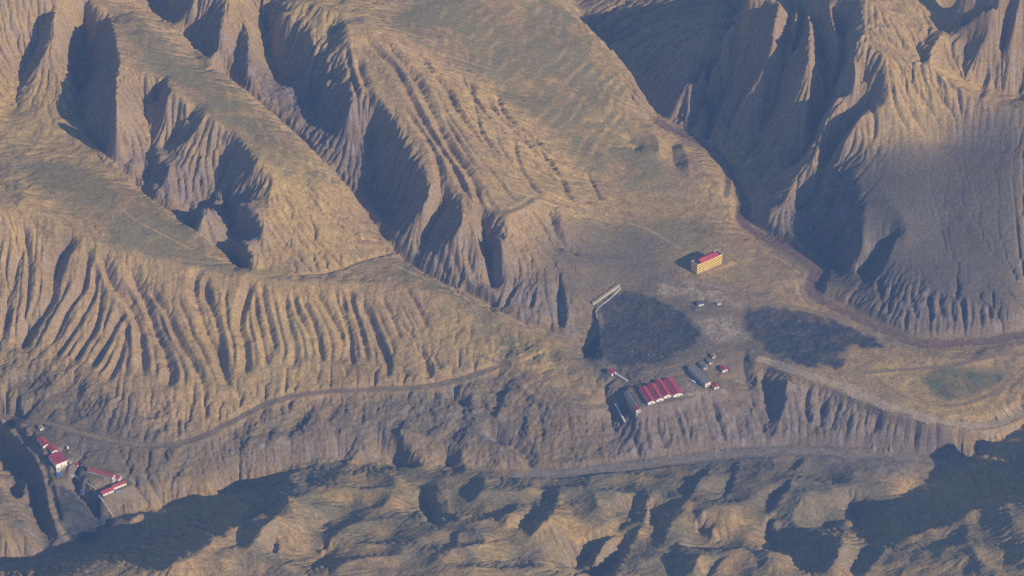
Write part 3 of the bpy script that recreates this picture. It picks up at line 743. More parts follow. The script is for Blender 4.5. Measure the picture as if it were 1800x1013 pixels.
ROADS = [   # outline, half width, drop, kind
 ([(-20,728),(30,737),(90,745),(160,765),(230,781),(290,786),(350,772),(420,735),(480,703),(550,690),(640,685),(740,682),(810,668),(880,643)], 3.6, 'dirt_road'),
 ([(905,655),(930,690),(980,712),(1050,718),(1080,706),(1110,690)], 3.2, 'dirt_road'),
 ([(0,728),(20,755),(50,780),(75,815),(85,850),(92,890),(105,930),(112,940)], 3.0, 'dirt_road'),
 ([(1330,628),(1380,645),(1450,668),(1540,708),(1640,740),(1720,752),(1770,742),(1810,715)], 8.5, 'gravel_road'),
 ([(1520,655),(1580,650),(1660,645),(1720,632),(1770,620)], 2.6, 'dirt_road'),
 ([(1540,665),(1570,690),(1640,715),(1700,712),(1760,685)], 2.0, 'dirt_road'),
 ([(770,510),(800,514),(830,530),(842,560),(850,590),(845,625)], 2.0, 'dirt_track'),
 ([(690,465),(760,495),(830,520),(900,565),(980,590),(1020,600)], 2.2, 'dirt_track'),
 ([(850,340),(858,365),(880,376),(920,365),(940,345),(980,358),(1030,372),(1090,390),(1140,402),(1200,440)], 2.2, 'dirt_track'),
 ([(1180,222),(1232,247),(1266,276),(1282,311),(1277,345)], 3.0, 'dirt_road'),
 ([(1190,500),(1240,505),(1290,515),(1330,530)], 3.0, 'dirt_road'),
 ([(1330,530),(1400,540),(1470,556),(1540,586),(1580,606),(1640,622),(1720,628)], 3.0, 'dirt_road'),
 ([(1335,440),(1385,462),(1412,490),(1408,520),(1440,545)], 2.4, 'dirt_track'),
 ([(1112,660),(1160,650),(1210,635),(1260,615),(1320,612)], 2.6, 'dirt_road'),
 ([(845,625),(880,640),(905,655)], 2.4, 'dirt_road'),
 ([(200,350),(230,385),(290,415),(340,440)], 1.8, 'dirt_track'),
]
RIVER = [
 ([(1700,820),(1640,808),(1550,797),(1450,789),(1300,793),(1200,806),(1100,819),(1000,832),(900,832)], 8.0, 'dry_wash'),
 ([(1150,208),(1172,222),(1216,246),(1262,268),(1296,312),(1309,350),(1304,385),(1325,410),(1380,435),(1430,462),(1440,480),(1425,505),(1432,522),(1480,545),(1540,572),(1600,600),(1660,604),(1720,602),(1820,584)], 8.5, 'river_bed'),
]
lines = []
for pix, hw, kind in RIVER:
    w = path_world(pix, 16); cut(w, hw + 1.5, 10.0, 1.5); w[:, 2] -= 1.5; lines.append((w, hw, kind))
for pix, hw, kind in ROADS:
    w = path_world(pix, 6); cut(w, hw + 1.2, 5.0); lines.append((w, hw, kind))

# building platforms: (px, py, half length, half width, turn in degrees)
for px, py, rx, ry, rot in [(1163,690,40,24,18),(1220,672,22,20,18),(1246,465,30,13,37.5),(84,783,22,9,-59),(103,811,16,13,-59),(180,832,26,9,-25),(199,858,24,9,35),
                            (1272,650,8,7,20),(1257,679,8,7,20),(1076,656,8,7,20),(1231,535,8,7,20),(1255,627,8,7,20),(72,753,7,6,30),(104,837,8,7,10),(1262,536,8,6,10)]:
    c = drape(Z, [px], [py])[0]
    XX = X0 + np.arange(nx) * g
    pad(c[0], c[1], c[2], rx, ry, math.radians(rot), 7.0)

# ------------------------------------------------------------------ ground colours (vertex attribute), then the sheet
def mixc(c, colr, k): return c * (1 - k[..., None]) + np.array(colr)[None, None, :] * k[..., None]
nA = fbm(Z.shape, g, 25, 260, 1.6, 21); nB = fbm(Z.shape, g, 4, 40, 1.0, 22); nC = fbm(Z.shape, g, 60, 500, 1.6, 23)
gy_, gx_ = np.gradient(blur(Z, 1.0), g)
slope = np.sqrt(gx_ * gx_ + gy_ * gy_)
nD = fbm(Z.shape, g, 9, 60, 1.8, 24); COALB = blur(COAL, 3.0)
C = np.ones(Z.shape + (3,)) * np.array((0.40, 0.266, 0.098))
C = mixc(C, (0.33, 0.215, 0.105), np.clip(0.35 + 0.3 * nC, 0, 0.7))
grass = np.clip(up(GRASS) * (1.0 + 0.35 * nA + 0.15 * nD) + 0.10 * nA + 0.06 * nB - 0.05, 0, 1) * np.clip((0.75 - slope) / 0.4, 0, 1)
flat = np.clip((0.32 - slope) / 0.2, 0, 1) * np.clip(0.25 + 0.35 * nA, 0, 0.6)
C = mixc(C, (0.172, 0.148, 0.062), np.clip(grass * (0.80 + 0.2 * nB), 0, 0.97))
C = mixc(C, (0.23, 0.18, 0.09), flat * 0.6)
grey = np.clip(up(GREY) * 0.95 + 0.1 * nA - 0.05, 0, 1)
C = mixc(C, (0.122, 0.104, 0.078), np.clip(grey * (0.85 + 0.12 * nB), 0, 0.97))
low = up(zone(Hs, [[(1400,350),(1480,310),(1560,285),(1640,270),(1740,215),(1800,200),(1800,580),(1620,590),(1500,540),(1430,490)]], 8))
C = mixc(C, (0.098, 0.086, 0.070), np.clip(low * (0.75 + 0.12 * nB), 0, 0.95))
C = mixc(C, (0.185, 0.152, 0.085), np.clip(up(FOREZ) * (0.45 + 0.30 * nA), 0, 0.8))
rock = np.clip((slope - 0.75) / 0.5, 0, 1) * np.clip(0.55 + 0.3 * nB, 0, 1)
C = mixc(C, (0.21, 0.165, 0.135), rock * 0.7)
C = mixc(C, (0.20, 0.155, 0.130), np.clip(cli * (0.6 + 0.25 * nB), 0, 0.9))
C = mixc(C, (0.20, 0.165, 0.125), up(WASH) * 0.85)
C = mixc(C, (0.075, 0.095, 0.05), np.clip(up(PASTURE) * 0.75 + 0.25 * (up(PASTURE) > 0.02) * (nA + nB) * 0.7, 0, 0.9))
C = mixc(C, (0.36, 0.27, 0.18), up(PALE) * np.clip(0.7 + 0.2 * nB, 0, 1))
C = mixc(C, (0.050, 0.051, 0.054), np.clip((up(COAL) - 0.5 + 0.07 * nB + 0.16 * nD * np.clip(1.4 - np.abs(up(COALB) - 0.5) * 2.2, 0, 1)) * 1.8 + 0.55, 0, 1) * np.clip(0.90 + 0.06 * nD + 0.08 * nA, 0.4, 1))
C = np.clip(C * (1 + 0.10 * nB[..., None] + 0.06 * nA[..., None]), 0.01, 0.8)

def ground_mesh():
    m = 24
    ex = np.cumsum(g * 1.35 ** np.arange(1, m + 1))
    xs = np.concatenate([X0 - ex[::-1], X0 + np.arange(nx) * g, X0 + (nx - 1) * g + ex])
    ys = np.concatenate([Y0 - ex[::-1], Y0 + np.arange(ny) * g, Y0 + (ny - 1) * g + ex])
    Zb = np.pad(Z, m, mode='edge')
    Cb = np.pad(C, ((m, m), (m, m), (0, 0)), mode='edge')
    XX, YY = np.meshgrid(xs, ys)
    dist = np.maximum(np.maximum(X0 - XX, XX - X1), np.maximum(Y0 - YY, YY - Y1)).clip(0)
    k = np.clip(dist / 400.0, 0, 1)
    Zb = Zb * (1 - k) + k * (90 + 70 * np.sin(XX / 330 + YY / 500) * np.cos(YY / 410 - XX / 900))
    kc = np.clip(dist / 90.0, 0, 1)[..., None]
    Cb = Cb * (1 - kc) + C.mean((0, 1)) * kc
    co = np.stack([XX, YY, Zb], -1).reshape(-1, 3).astype(np.float32)
    h, w = XX.shape
    i = np.arange(h * w).reshape(h, w)
    q = np.stack([i[:-1, :-1], i[:-1, 1:], i[1:, 1:], i[1:, :-1]], -1).reshape(-1, 4)
    me = bpy.data.meshes.new('terrain')
    me.vertices.add(len(co)); me.vertices.foreach_set('co', co.ravel())
    me.loops.add(q.size); me.loops.foreach_set('vertex_index', q.ravel().astype(np.int32))
    me.polygons.add(len(q)); me.polygons.foreach_set('loop_start', np.arange(0, q.size, 4, dtype=np.int32))
    me.polygons.foreach_set('use_smooth', np.ones(len(q), dtype=bool))
    me.update(calc_edges=True)
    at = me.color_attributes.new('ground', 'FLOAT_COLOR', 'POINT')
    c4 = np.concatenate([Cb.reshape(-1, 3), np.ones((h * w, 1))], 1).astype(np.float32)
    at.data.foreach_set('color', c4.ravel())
    return me

def nodes(name):
    m = bpy.data.materials.new(name); m.use_nodes = True
    return m, m.node_tree.nodes, m.node_tree.links, m.node_tree.nodes['Principled BSDF']

def earth_material(name, attr=None, base=(0.3, 0.2, 0.1), scale=1.0, contrast=0.26, bump=0.5):
    m, n, l, b = nodes(name)
    b.inputs['Roughness'].default_value = 0.95
    b.inputs['Specular IOR Level'].default_value = 0.1
    geo = n.new('ShaderNodeNewGeometry')
    def noise(sc, det, rough=0.6):
        t = n.new('ShaderNodeTexNoise'); t.inputs['Scale'].default_value = sc; t.inputs['Detail'].default_value = det; t.inputs['Roughness'].default_value = rough
        l.new(geo.outputs['Position'], t.inputs['Vector']); return t
    if attr:
        a = n.new('ShaderNodeVertexColor'); a.layer_name = attr; src = a.outputs['Color']
    else:
        a = n.new('ShaderNodeRGB'); a.outputs[0].default_value = (*base, 1); src = a.outputs[0]
    t1 = noise(0.28 * scale, 5); t2 = noise(0.9 * scale, 3)
    r1 = n.new('ShaderNodeMapRange'); r1.inputs[1].default_value = 0.3; r1.inputs[2].default_value = 0.7
    r1.inputs[3].default_value = 1 - contrast; r1.inputs[4].default_value = 1 + contrast
    l.new(t1.outputs['Fac'], r1.inputs[0])
    r2 = n.new('ShaderNodeMapRange'); r2.inputs[1].default_value = 0.56; r2.inputs[2].default_value = 0.72
    r2.inputs[3].default_value = 1.0; r2.inputs[4].default_value = 0.72
    l.new(t2.outputs['Fac'], r2.inputs[0])
    mu = n.new('ShaderNodeMath'); mu.operation = 'MULTIPLY'; l.new(r1.outputs[0], mu.inputs[0]); l.new(r2.outputs[0], mu.inputs[1])
    vm = n.new('ShaderNodeVectorMath'); vm.operation = 'SCALE'
    l.new(src, vm.inputs[0]); l.new(mu.outputs[0], vm.inputs['Scale'])
    l.new(vm.outputs[0], b.inputs['Base Color'])
    bp = n.new('ShaderNodeBump'); bp.inputs['Strength'].default_value = bump; bp.inputs['Distance'].default_value = 2.0
    l.new(t1.outputs['Fac'], bp.inputs['Height']); l.new(bp.outputs[0], b.inputs['Normal'])
    return m

tm = ground_mesh()
terrain = bpy.data.objects.new('terrain', tm)
col.objects.link(terrain)
terrain['kind'] = 'structure'
tm.materials.append(earth_material('eroded_soil', 'ground'))

MAT_ROAD = earth_material('packed_dirt', None, (0.265, 0.19, 0.11), 0.7, 0.3, 0.3)
MAT_PALE = earth_material('pale_road', None, (0.40, 0.30, 0.18), 0.6, 0.22, 0.3)
MAT_TRACK = earth_material('worn_track', None, (0.36, 0.25, 0.12), 0.7, 0.3, 0.3)
MAT_RIVER = earth_material('river_silt', None, (0.19, 0.115, 0.075), 0.6, 0.35, 0.5)
MAT_WASH = earth_material('dry_wash_gravel', None, (0.25, 0.20, 0.14), 0.5, 0.3, 0.4)

def ribbon(w, hw, kind, m):
    w = densify(w, 1.5)
    t = np.gradient(w[:, :2], axis=0)
    t /= np.linalg.norm(t, axis=1)[:, None] + 1e-9
    nrm = np.stack([-t[:, 1], t[:, 0]], 1)
    n = len(w)
    wob = [np.convolve(rng.standard_normal(n + 24), np.ones(25) / 25, mode='valid') + 0.35 * rng.standard_normal(n) * 0.4 for _ in range(2)]
    vs, fs = [], []
    us = np.linspace(-1, 1, 5)
    for k in range(n):
        for u in us:
            h = hw * (1 + 1.5 * wob[0 if u < 0 else 1][k])
            p = w[k, :2] + nrm[k] * u * h
            zz = max(sample(Z, p[0], p[1]) + 0.10, w[k, 2] + 0.06)
            vs.append((p[0], p[1], zz))
    for k in range(n - 1):
        for j in range(4):
            a = k * 5 + j
            fs.append((a, a + 5, a + 6, a + 1))
    me = bpy.data.meshes.new(kind); me.from_pydata(vs, [], fs); me.materials.append(m)
    me.polygons.foreach_set('use_smooth', np.ones(len(fs), bool))
    o = bpy.data.objects.new(kind, me); col.objects.link(o); o['kind'] = 'structure'
    return o

def ground_z(x, y): return float(sample(Z, np.array([x]), np.array([y]))[0])
for w, hw, kind in lines:
    ribbon(w, hw, kind, {'gravel_road': MAT_PALE, 'dirt_road': MAT_ROAD, 'dirt_track': MAT_TRACK, 'river_bed': MAT_RIVER, 'dry_wash': MAT_WASH}[kind])

# ------------------------------------------------------------------ things: materials
def flat_mat(name, colr, rough=0.7, var=0.12, scale=0.6, ribs=0.0):
    m, n, l, b = nodes(name)
    b.inputs['Roughness'].default_value = rough
    tc = n.new('ShaderNodeTexCoord')
    t = n.new('ShaderNodeTexNoise'); t.inputs['Scale'].default_value = scale; t.inputs['Detail'].default_value = 5
    l.new(tc.outputs['Object'], t.inputs['Vector'])
    r = n.new('ShaderNodeMapRange'); r.inputs[1].default_value = 0.3; r.inputs[2].default_value = 0.7; r.inputs[3].default_value = 1 - var; r.inputs[4].default_value = 1 + var
    l.new(t.outputs['Fac'], r.inputs[0])
    vm = n.new('ShaderNodeVectorMath'); vm.operation = 'SCALE'; vm.inputs[0].default_value = colr
    l.new(r.outputs[0], vm.inputs['Scale']); l.new(vm.outputs[0], b.inputs['Base Color'])
    if ribs:
        wv = n.new('ShaderNodeTexWave'); wv.bands_direction = 'X'; wv.inputs['Scale'].default_value = ribs
        l.new(tc.outputs['Object'], wv.inputs['Vector'])
        bp = n.new('ShaderNodeBump'); bp.inputs['Strength'].default_value = 0.5; bp.inputs['Distance'].default_value = 0.1
        l.new(wv.outputs['Fac'], bp.inputs['Height']); l.new(bp.outputs[0], b.inputs['Normal'])
    return m
M = dict(red=flat_mat('red_sheet_metal', (0.46, 0.055, 0.07), 0.55, 0.3, 0.18, 1.2), faded=flat_mat('faded_red_metal', (0.42, 0.085, 0.075), 0.6, 0.22, 0.3, 1.2),
         white=flat_mat('white_render', (0.80, 0.77, 0.70), 0.85, 0.08), cream=flat_mat('cream_render', (0.62, 0.53, 0.38), 0.85, 0.12),
         yellow=flat_mat('yellow_render', (0.85, 0.57, 0.10), 0.85, 0.08), ochre=flat_mat('pale_band', (0.88, 0.66, 0.22), 0.85, 0.06),
         grey=flat_mat('grey_roof_felt', (0.20, 0.185, 0.16), 0.9, 0.25, 0.3), concrete=flat_mat('concrete', (0.40, 0.36, 0.29), 0.9, 0.15),
         tanwall=flat_mat('tan_concrete', (0.40, 0.28, 0.14), 0.9, 0.12), glass=flat_mat('dark_glass', (0.03, 0.035, 0.045), 0.15, 0.05), blue=flat_mat('blue_tarpaulin', (0.06, 0.20, 0.55), 0.6, 0.2),
         paleblue=flat_mat('pale_blue_tarpaulin', (0.22, 0.30, 0.50), 0.6, 0.2), steel=flat_mat('pale_steel', (0.62, 0.60, 0.54), 0.5, 0.1),
         dark=flat_mat('dark_rubber', (0.02, 0.02, 0.02), 0.8, 0.1), door=flat_mat('brown_door', (0.10, 0.06, 0.04), 0.7, 0.1), trim=flat_mat('rust_red_trim', (0.38, 0.06, 0.03), 0.6, 0.1),
         darkroof=flat_mat('dark_flat_roof', (0.10, 0.095, 0.10), 0.9, 0.2), vanw=flat_mat('white_paint', (0.78, 0.78, 0.76), 0.35, 0.04))

class MB:
    def __init__(self): self.v, self.f = [], []
    def box(self, x0, x1, y0, y1, z0, z1):
        b = len(self.v)
        self.v += [(x, y, z) for z in (z0, z1) for x, y in ((x0, y0), (x1, y0), (x1, y1), (x0, y1))]
        self.f += [tuple(b + i for i in q) for q in ((3, 2, 1, 0), (4, 5, 6, 7), (0, 1, 5, 4), (1, 2, 6, 5), (2, 3, 7, 6), (3, 0, 4, 7))]
        return self
    def prism(self, prof, x0, x1):
        """outline in (y, z), drawn out along x"""
        b = len(self.v); n = len(prof)
        self.v += [(x0, y, z) for y, z in prof] + [(x1, y, z) for y, z in prof]
        self.f += [tuple(range(b, b + n))[::-1], tuple(range(b + n, b + 2 * n))]
        for i in range(n):
            j = (i + 1) % n
            self.f.append((b + i, b + j, b + n + j, b + n + i))
        return self
    def bar(self, p, q, r):
        p, q = Vector(p), Vector(q); d = (q - p).normalized()
        s = d.cross(Vector((0, 0, 1)) if abs(d.z) < 0.95 else Vector((1, 0, 0))).normalized(); u = s.cross(d)
        b = len(self.v)
        for c in (p, q):
            for k in range(6):
                a = k * math.pi / 3; self.v.append(tuple(c + s * math.cos(a) * r + u * math.sin(a) * r))
        for k in range(6):
            j = (k + 1) % 6; self.f.append((b + k, b + j, b + 6 + j, b + 6 + k))
        self.f += [tuple(b + k for k in range(6))[::-1], tuple(b + 6 + k for k in range(6))]
        return self
    def build(self, name, m, parent=None):
        me = bpy.data.meshes.new(name); me.from_pydata(self.v, [], self.f); me.materials.append(m)
        bm = bmesh.new(); bm.from_mesh(me); bmesh.ops.recalc_face_normals(bm, faces=bm.faces); bm.to_mesh(me); bm.free()
        o = bpy.data.objects.new(name, me); col.objects.link(o)
        if parent: o.parent = parent
        return o

def tag(o, label, cat, group=None):
    o['label'] = label; o['category'] = cat
    if group: o['group'] = group
    return o

def thing(name, label, cat, px, py, rot, group=None, dz=0.0):
    c = drape(Z, [px], [py])[0]
    o = bpy.data.objects.new(name, None); col.objects.link(o)
    o.location = (c[0], c[1], ground_z(c[0], c[1]) + dz); o.rotation_euler = (0, 0, math.radians(rot))
    return tag(o, label, cat, group)

def lowest(o, hl, hw):
    """how far the ground falls below the thing's base under its footprint"""
    r = o.rotation_euler.z; x, y, z = o.location
    zs = [ground_z(x + u * math.cos(r) - v * math.sin(r), y + u * math.sin(r) + v * math.cos(r)) for u in (-hl, 0, hl) for v in (-hw, 0, hw)]
    return min(0.0, min(zs) - z) - 0.4

def house(name, label, px, py, rot, L, W, eave, ridge, roof='red', wall='white', group=None, cat='building', ends='white', doors=2, front=1, over=0.5, lean=0):
    """gabled or single-pitch building; x is the long axis; front = sign of the long wall with the openings, ends get a window"""
    o = thing(name, label, cat, px, py, rot, group)
    base = lowest(o, L / 2, W / 2)
    hl, hw = L / 2, W / 2
    t = 0.22
    prof_in = [(-hw, base), (hw, base), (hw, eave if not lean else ridge), (-hw, eave)] if lean else [(-hw, base), (hw, base), (hw, eave), (0, ridge), (-hw, eave)]
    MB().prism(prof_in, -hl, hl).build('wall', M[wall], o)
    if lean:
        sl = (ridge - eave) / W
        rp = [(-hw - over, eave - sl * over + 0.02), (hw + over, ridge + sl * over + 0.02), (hw + over, ridge + sl * over + t), (-hw - over, eave - sl * over + t)]
        rf = MB().prism(rp, -hl - over, hl + over).build('roof', M[roof], o)
    else:
        sl = (ridge - eave) / hw; e = eave - sl * over
        rp = [(-hw - over, e + 0.02), (0, ridge + 0.02), (hw + over, e + 0.02), (hw + over, e + t), (0, ridge + t + 0.04), (-hw - over, e + t)]
        rf = MB().prism(rp, -hl - over, hl + over).build('roof', M[roof], o)
        MB().box(-hl - over - 0.04, hl + over + 0.04, -0.25, 0.25, ridge + t - 0.02, ridge + t + 0.16).build('ridge_cap', M['trim'] if roof in ('red', 'faded') else M[roof], rf)
        for sx in (-1, 1):
            x = sx * (hl + over); a, b_ = sorted((x, x + sx * 0.12))
            MB().prism([(-hw - over - 0.03, e - 0.2), (0, ridge - 0.2), (hw + over + 0.03, e - 0.2), (hw + over + 0.03, e + t + 0.03), (0, ridge + t + 0.07), (-hw - over - 0.03, e + t + 0.03)], a, b_).build('fascia', M['trim'] if roof in ('red', 'faded') else M['concrete'], rf)
    # end wall (towards +x) window and door, proud of the wall
    MB().box(hl, hl + 0.06, -0.9, 0.9, 1.2, 2.9).build('window', M['glass'], o)
    MB().box(hl, hl + 0.06, hw * 0.45, hw * 0.45 + 1.1, 0.0, 2.2).build('door', M['door'], o)
    MB().box(-hl - 0.08, hl + 0.08, -hw - 0.08, hw + 0.08, base - 0.2, 0.35).build('plinth', M['concrete'], o)
    n = max(2, int(L / 4.2))
    ww = 1.0
    for k in range(n):
        x = -hl + (k + 0.5) * L / n
        for sd_ in ((-1, 1) if n < 12 else (front,)):
            y = sd_ * hw; a, b_ = sorted((y, y + sd_ * 0.06))
            if k == n // 2 and sd_ == front:
                MB().box(x - 0.6, x + 0.6, a, b_, 0.36, 2.3).build('door', M['door'], o)
            else:
                MB().box(x - ww / 2, x + ww / 2, a, b_, 1.2, min(2.5, eave - 0.4)).build('window', M['glass'], o)
    return o

# ------------------------------------------------------------------ mine yard on the bench: four red sheds and their neighbours
AX = -71.8
def front_at(px, py, rot, L):
    """pixel of the middle of a building whose +x end stands at px, py"""
    c = drape(Z, [px], [py])[0]; r = math.radians(rot)
    return project(c[0] - math.cos(r) * L / 2, c[1] - math.sin(r) * L / 2, c[2])
def project(x, y, z):
    v = np.array([x, y, z]) - CAM
    d = v @ FWD
    return 900 + v[0] / d * D / S, 506.5 - (v @ UPV) / d * D / S
shed_labels = ['long red roofed shed nearest the grey roofed barrack on the bench', 'red roofed shed with white gable second from the grey roofed barrack',
               'red roofed shed with white gable directly beside the widest red shed', 'widest red roofed shed with white gable end beside the pale yard']
for (px, py, W, L), lb in zip([(1145.2,711,10.3,35),(1160.2,706,10.3,35.5),(1173.6,700,10.0,36),(1191.5,697.5,13.2,37)], shed_labels):
    q = front_at(px, py, AX, L)
    house('mine_shed', lb, q[0], q[1], AX, L, W, 4.0, 6.2, group='red roofed sheds in a row on the bench', cat='shed')
q = front_at(1118, 719, AX, 36); house('barrack', 'long narrow grey roofed barrack alongside the row of red sheds', q[0], q[1], AX, 36, 7.0, 3.4, 4.6, roof='grey', wall='concrete')
q = front_at(1122.5, 725, AX, 8); house('gate_hut', 'small red roofed white hut at the end of the grey barrack', q[0], q[1], AX, 6.5, 6.0, 3.6, 4.8, cat='hut')
q = front_at(1244.5, 680, -60.7, 44); house('workshop', 'long grey flat roofed workshop casting a broad shadow on the yard', q[0], q[1], -60.7, 44, 9.0, 6.6, 7.2, roof='grey', wall='cream', lean=1, over=0.3)
house('hut', 'small red roofed hut standing alone behind the grey workshop', 1272, 651, -68, 9, 7.5, 3.4, 4.8, cat='hut')
house('hut', 'small red roofed hut at the front corner of the grey workshop', 1257.5, 681, -68, 8.5, 7.5, 3.2, 4.6, cat='hut')
house('hut', 'small ochre roofed hut behind the grey workshop', 1254, 628, -68, 6, 5, 3.0, 4.0, roof='tanwall', wall='cream', cat='hut')
house('hut', 'red roofed hut at the head of the sloping conveyor', 1075, 657, -50, 9, 7.5, 4.0, 5.4, cat='hut')

house('store', 'low grey roofed store beside the back end of the workshop', 1236, 645, -60, 12, 6, 3.0, 3.8, roof='grey', wall='concrete', cat='store')
house('store', 'small grey roofed store between the workshop and the ochre hut', 1247, 637, -60, 8, 5, 2.8, 3.4, roof='grey', wall='cream', cat='store', lean=1)
# ------------------------------------------------------------------ settlement at the lower left
ROT1 = -59
house('dormitory', 'red roofed white house at the upper end of the roadside row', 76, 780, ROT1, 20, 9, 3.8, 5.4, cat='house', group='red roofed houses along the settlement road')
house('dormitory', 'red roofed white house between its longer neighbour and the big red hall', 92.5, 792, ROT1, 15, 8.5, 3.8, 5.4, cat='house', group='red roofed houses along the settlement road')
house('hall', 'big square red roofed hall with tall pale front wall', 102, 813, ROT1, 23, 16, 6.5, 7.6, lean=1, cat='hall', over=0.4)
house('row_house', 'long low faded red roofed row house above the yard', 178, 834, -25, 38, 7, 3.4, 5.0, roof='faded', wall='white', cat='house', front=-1)
house('hut', 'short red roofed hut at the end of the long row house', 206, 842, -25, 9, 7, 3.6, 5.2, cat='hut')
house('house', 'bright red roofed white house at the edge of the drop', 188, 866, 35.5, 16, 9, 3.6, 5.4, cat='house', front=-1)
house('house', 'orange red roofed white house adjoining the bright red one', 208, 855, 35, 20, 7.5, 3.6, 5.0, roof='faded', cat='house', front=-1)
house('hut', 'tiny ochre roofed white hut above the roadside houses', 72, 754, -59, 7, 5.5, 3.0, 4.0, roof='tanwall', cat='hut')
house('hut', 'tiny red roofed shack between the hall and the row house', 134, 819, -30, 6, 4.5, 2.6, 3.6, cat='hut')
house('hut', 'tiny pale roofed shack beside the big red hall', 122, 813, -30, 6, 4.5, 2.6, 3.4, roof='concrete', wall='cream', cat='hut')

# ------------------------------------------------------------------ yellow block
def yellow_block():
    p0, p1 = drape(Z, [1225, 1270.6], [482.8, 463.2])
    L = 46.0; W = 13.0; Hh = 14.8
    rot = 37.5; r = math.radians(rot)
    cx = p0[0] + math.cos(r) * L / 2 - math.sin(r) * W / 2; cy = p0[1] + math.sin(r) * L / 2 + math.cos(r) * W / 2
    o = bpy.data.objects.new('accommodation_block', None); col.objects.link(o)
    o.location = (cx, cy, ground_z(cx, cy)); o.rotation_euler = (0, 0, r)
    tag(o, 'yellow five storey block with many windows and red roof', 'building')
    hl, hw = L / 2, W / 2
    b0 = lowest(o, hl, hw)
    MB().box(-hl, hl, -hw, hw, b0, Hh).build('wall', M['yellow'], o)
    pr = MB()
    pr.box(-hl, hl, -hw, -hw + 0.3, Hh, Hh + 0.9); pr.box(-hl, hl, hw - 0.3, hw, Hh, Hh + 0.9)
    pr.box(-hl, -hl + 0.3, -hw + 0.3, hw - 0.3, Hh, Hh + 0.9); pr.box(hl - 0.3, hl, -hw + 0.3, hw - 0.3, Hh, Hh + 0.9)
    pr.build('parapet', M['ochre'], o)
    MB().box(-hl + 0.3, hl - 0.3, -hw + 0.3, hw - 0.3, Hh + 0.004, Hh + 0.12).build('flat_roof', M['darkroof'], o)
    e = Hh + 0.92
    rf = MB().prism([(-hw - 0.5, e), (hw + 0.5, e), (hw + 0.5, e + 0.3), (0.6, e + 3.4), (-0.6, e + 3.4), (-hw - 0.5, e + 0.3)], -hl + 7.2, hl - 6.2).build('pitched_roof', M['red'], o)
    MB().box(-hl + 7.1, hl - 6.1, -0.7, 0.7, e + 3.38, e + 3.55).build('ridge_cap', M['trim'], rf)
    cols = 17; rows = 5
    win = MB().box(-0.85, 0.85, -0.05, 0.0, 0, 1.6).build('window', M['glass'], o)
    frm = MB(); frm.box(-0.95, 0.95, -0.10, -0.0, -0.12, -0.002); frm.build('sill', M['ochre'], win)
    first = True
    for side in (-1, 1):
        for i in range(cols):
            x = -hl + (i + 0.5) * L / cols
            for k in range(rows):
                if first: w = win; first = False
                else:
                    w = win.copy(); col.objects.link(w)
                    s_ = win.children[0].copy(); col.objects.link(s_); s_.parent = w
                w.location = (x, side * hw, 0.95 + k * 2.85)
                if side > 0: w.rotation_euler = (0, 0, math.pi)
    pil = MB().box(-0.22, 0.22, -0.24, 0.0, 0.0, Hh - 0.2).build('pilaster', M['ochre'], o)
    for i in range(0, cols + 1):
        p = pil if i == 0 else pil.copy()
        if i: col.objects.link(p)
        p.location = (max(-hl + 0.3, min(hl - 0.3, -hl + i * L / cols)), -hw, 0)
    MB().box(-hl - 0.1, hl + 0.1, -hw - 0.3, hw + 0.1, b0 - 0.2, 0.5).build('plinth', M['concrete'], o)
    pc = MB(); pc.box(-8.6, -5.4, -hw - 2.4, -hw - 0.01, 2.7, 2.95); pc.box(-8.4, -8.15, -hw - 2.2, -hw - 1.95, 0, 2.7); pc.box(-5.85, -5.6, -hw - 2.2, -hw - 1.95, 0, 2.7)
    pc.build('porch', M['ochre'], o)
yellow_block()
house('hut', 'low white hut with dark roof below the yellow block', 1231, 536, 25, 8, 6, 3.0, 3.6, roof='darkroof', cat='hut', lean=1, front=-1)

# ------------------------------------------------------------------ vehicles
def van(label, px, py, rot, body='vanw'):
    o = thing('van', label, 'van', px, py, rot, None, 0.02)
    MB().prism([(-1.0, 0.45), (1.0, 0.45), (1.0, 1.5), (0.85, 2.4), (-0.85, 2.4), (-1.0, 1.5)], -3.0, 2.0).build('cargo_body', M[body], o)
    c = MB(); c.prism([(-1.0, 0.45), (1.0, 0.45), (1.0, 1.35), (-1.0, 1.35)], 2.0, 3.2); c.prism([(-0.95, 1.35), (0.95, 1.35), (0.8, 2.2), (-0.8, 2.2)], 2.0, 2.7)
    c.build('cab', M[body], o)
    MB().box(2.7, 2.75, -0.75, 0.75, 1.45, 2.1).build('windscreen', M['glass'], o)
    for sy in (-1, 1):
        MB().box(2.1, 2.65, sy * 0.97 - 0.02, sy * 0.97 + 0.02, 1.45, 2.0).build('side_window', M['glass'], o)
        for x in (-1.9, 2.2):
            w = MB().bar((x, sy * 0.78, 0.42), (x, sy * 1.04, 0.42), 0.42); w.build('wheel', M['dark'], o)
    return o
van('white van parked beside the grey workshop on the pale yard', 1218.5, 672, -40)
van('cream van standing on open ground below the yellow block', 1264, 536, 20, 'cream')

